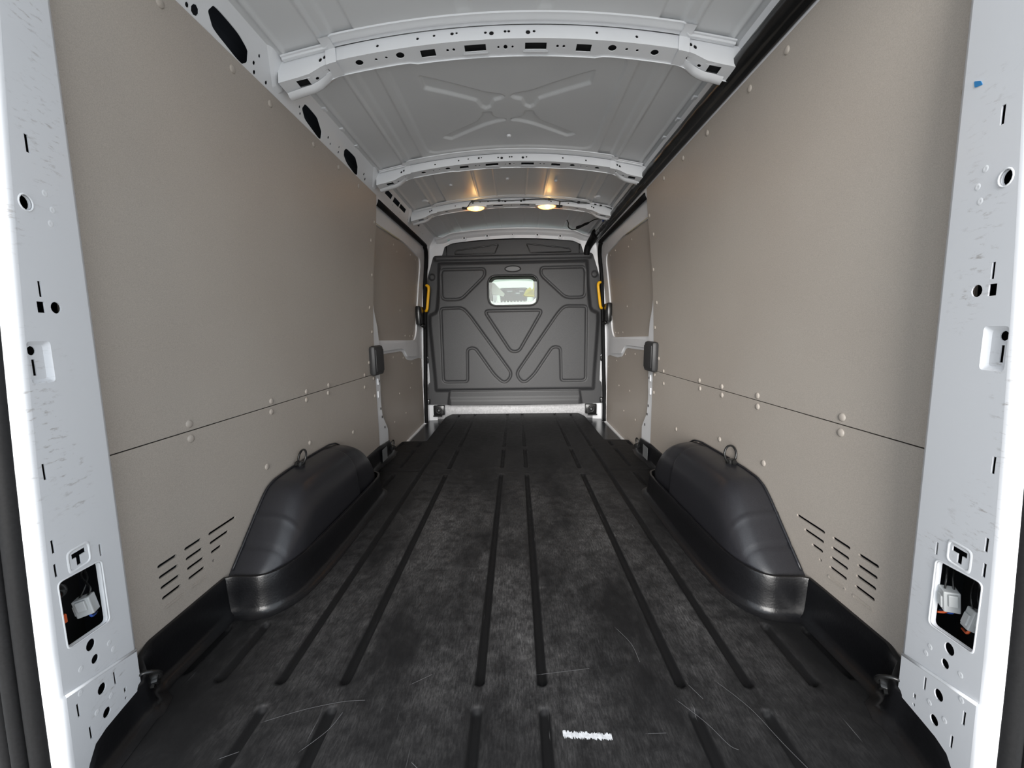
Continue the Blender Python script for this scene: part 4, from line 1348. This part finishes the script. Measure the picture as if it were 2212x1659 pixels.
cs = thing('centre_console', 'dark centre console with pale buttons seen through the bulkhead window', 'console', loc=(0, 5.1, 1.2))
o = link('housing', bm, 'dash', cs, True, .6); o.location = (0, -5.1, -1.2)
for x, z, w in ((-.05, 1.37, .035), (.10, 1.37, .03), (.05, 1.345, .03)):
    bm = bmesh.new(); box(bm, x-w, x+w, .01, .02, z-1.2-.006, z-1.2+.006, .002); link('button', bm, 'white', cs)
def seat(x, label):
    t = thing('cab_seat', label, 'seat', 'cab seats', loc=(x, 4.45, 0))
    bm = bmesh.new(); box(bm, -.25, .25, -.10, .06, .45, 1.12, .05); link('backrest', bm, 'dash', t, True, .8)
    bm = bmesh.new(); box(bm, -.25, .25, 0, .55, .32, .50, .05); link('cushion', bm, 'dash', t, True, .8)
    bm = bmesh.new(); box(bm, -.13, .13, -.07, .03, 1.14, 1.34, .04); link('headrest', bm, 'dash', t, True, .8)
    bm = bmesh.new(); box(bm, -.22, .22, -.04, .5, -.08, .34, .02); link('base', bm, 'wdark', t)
seat(-.36, 'dark cab seat on the left behind the bulkhead')
seat(.36, 'dark cab seat on the right under the yellow vest')
bm = bmesh.new()
pts = [(-.245, 1.36), (-.19, 1.355), (-.085, 1.235), (-.10, 1.205), (-.15, 1.225), (-.235, 1.228)]
sheet(bm, pts, [], lambda x, z, d: Vector((x*1.12, 4.35+d+.1*(x+.2), z+.035)), .03)
tag(link('seat_cover', bm, 'seatc'), 'pale cloth hanging at the left behind the bulkhead window', 'cloth')
bm = bmesh.new()
random.seed(11)
pts = [(.10, 1.215), (.125, 1.275), (.165, 1.30), (.185, 1.27), (.20, 1.30), (.20, 1.37), (.235, 1.375), (.24, 1.22), (.22, 1.195), (.13, 1.20)]
sheet(bm, pts, [], lambda x, z, d: Vector((x*1.12, 4.36+d+.04*math.sin(x*60), z+.035)), .025)
tag(link('safety_vest', bm, 'hivis'), 'fluorescent yellow vest hanging at the right behind the bulkhead window', 'vest')
bm = bmesh.new(); box(bm, -.9, .9, 5.20, 5.24, 1.60, 1.80, .01)
tag(link('windscreen_header', bm, 'headl'), 'pale header above the windscreen', 'header')
bm = bmesh.new()
grid(bm, lin(-.92, .92, 12), lin(0, 1, 4), lambda x, t: (x, 5.95-.7*t-.1*x*x, 1.02+.68*t))
tag(link('window_1', bm, 'glass', None, True), 'raked windscreen of the cab', 'windscreen', kind='structure')

bm = bmesh.new(); box(bm, -7, 7, 11, 11.3, -.65, 4.2)
ob = thing('building', 'grey green building standing ahead of the van', 'building', loc=(0, 11, -.65))
o = link('facade', bm, 'facade', ob); o.location = (0, -11, .65)
for k in range(6):
    bm = bmesh.new(); x = -5.5+k*2.2
    box(bm, x-.6, x+.6, 10.97, 11.02, .5, 1.9)
    o = link('window_pane', bm, 'dash', ob); o.location = (0, -11, .65)
bm = bmesh.new()
sheet(bm, rounded([(.018, 1.268), (.030, 1.262), (.034, 1.254), (.020, 1.257)], .002, 2), [], lambda u, z, d: pil(1, u, z, .0008-d), .0006)
tag(link('paint_smear', bm, 'blue_mark'), 'small blue paint smear near the top of the right rear pillar', 'paint mark')
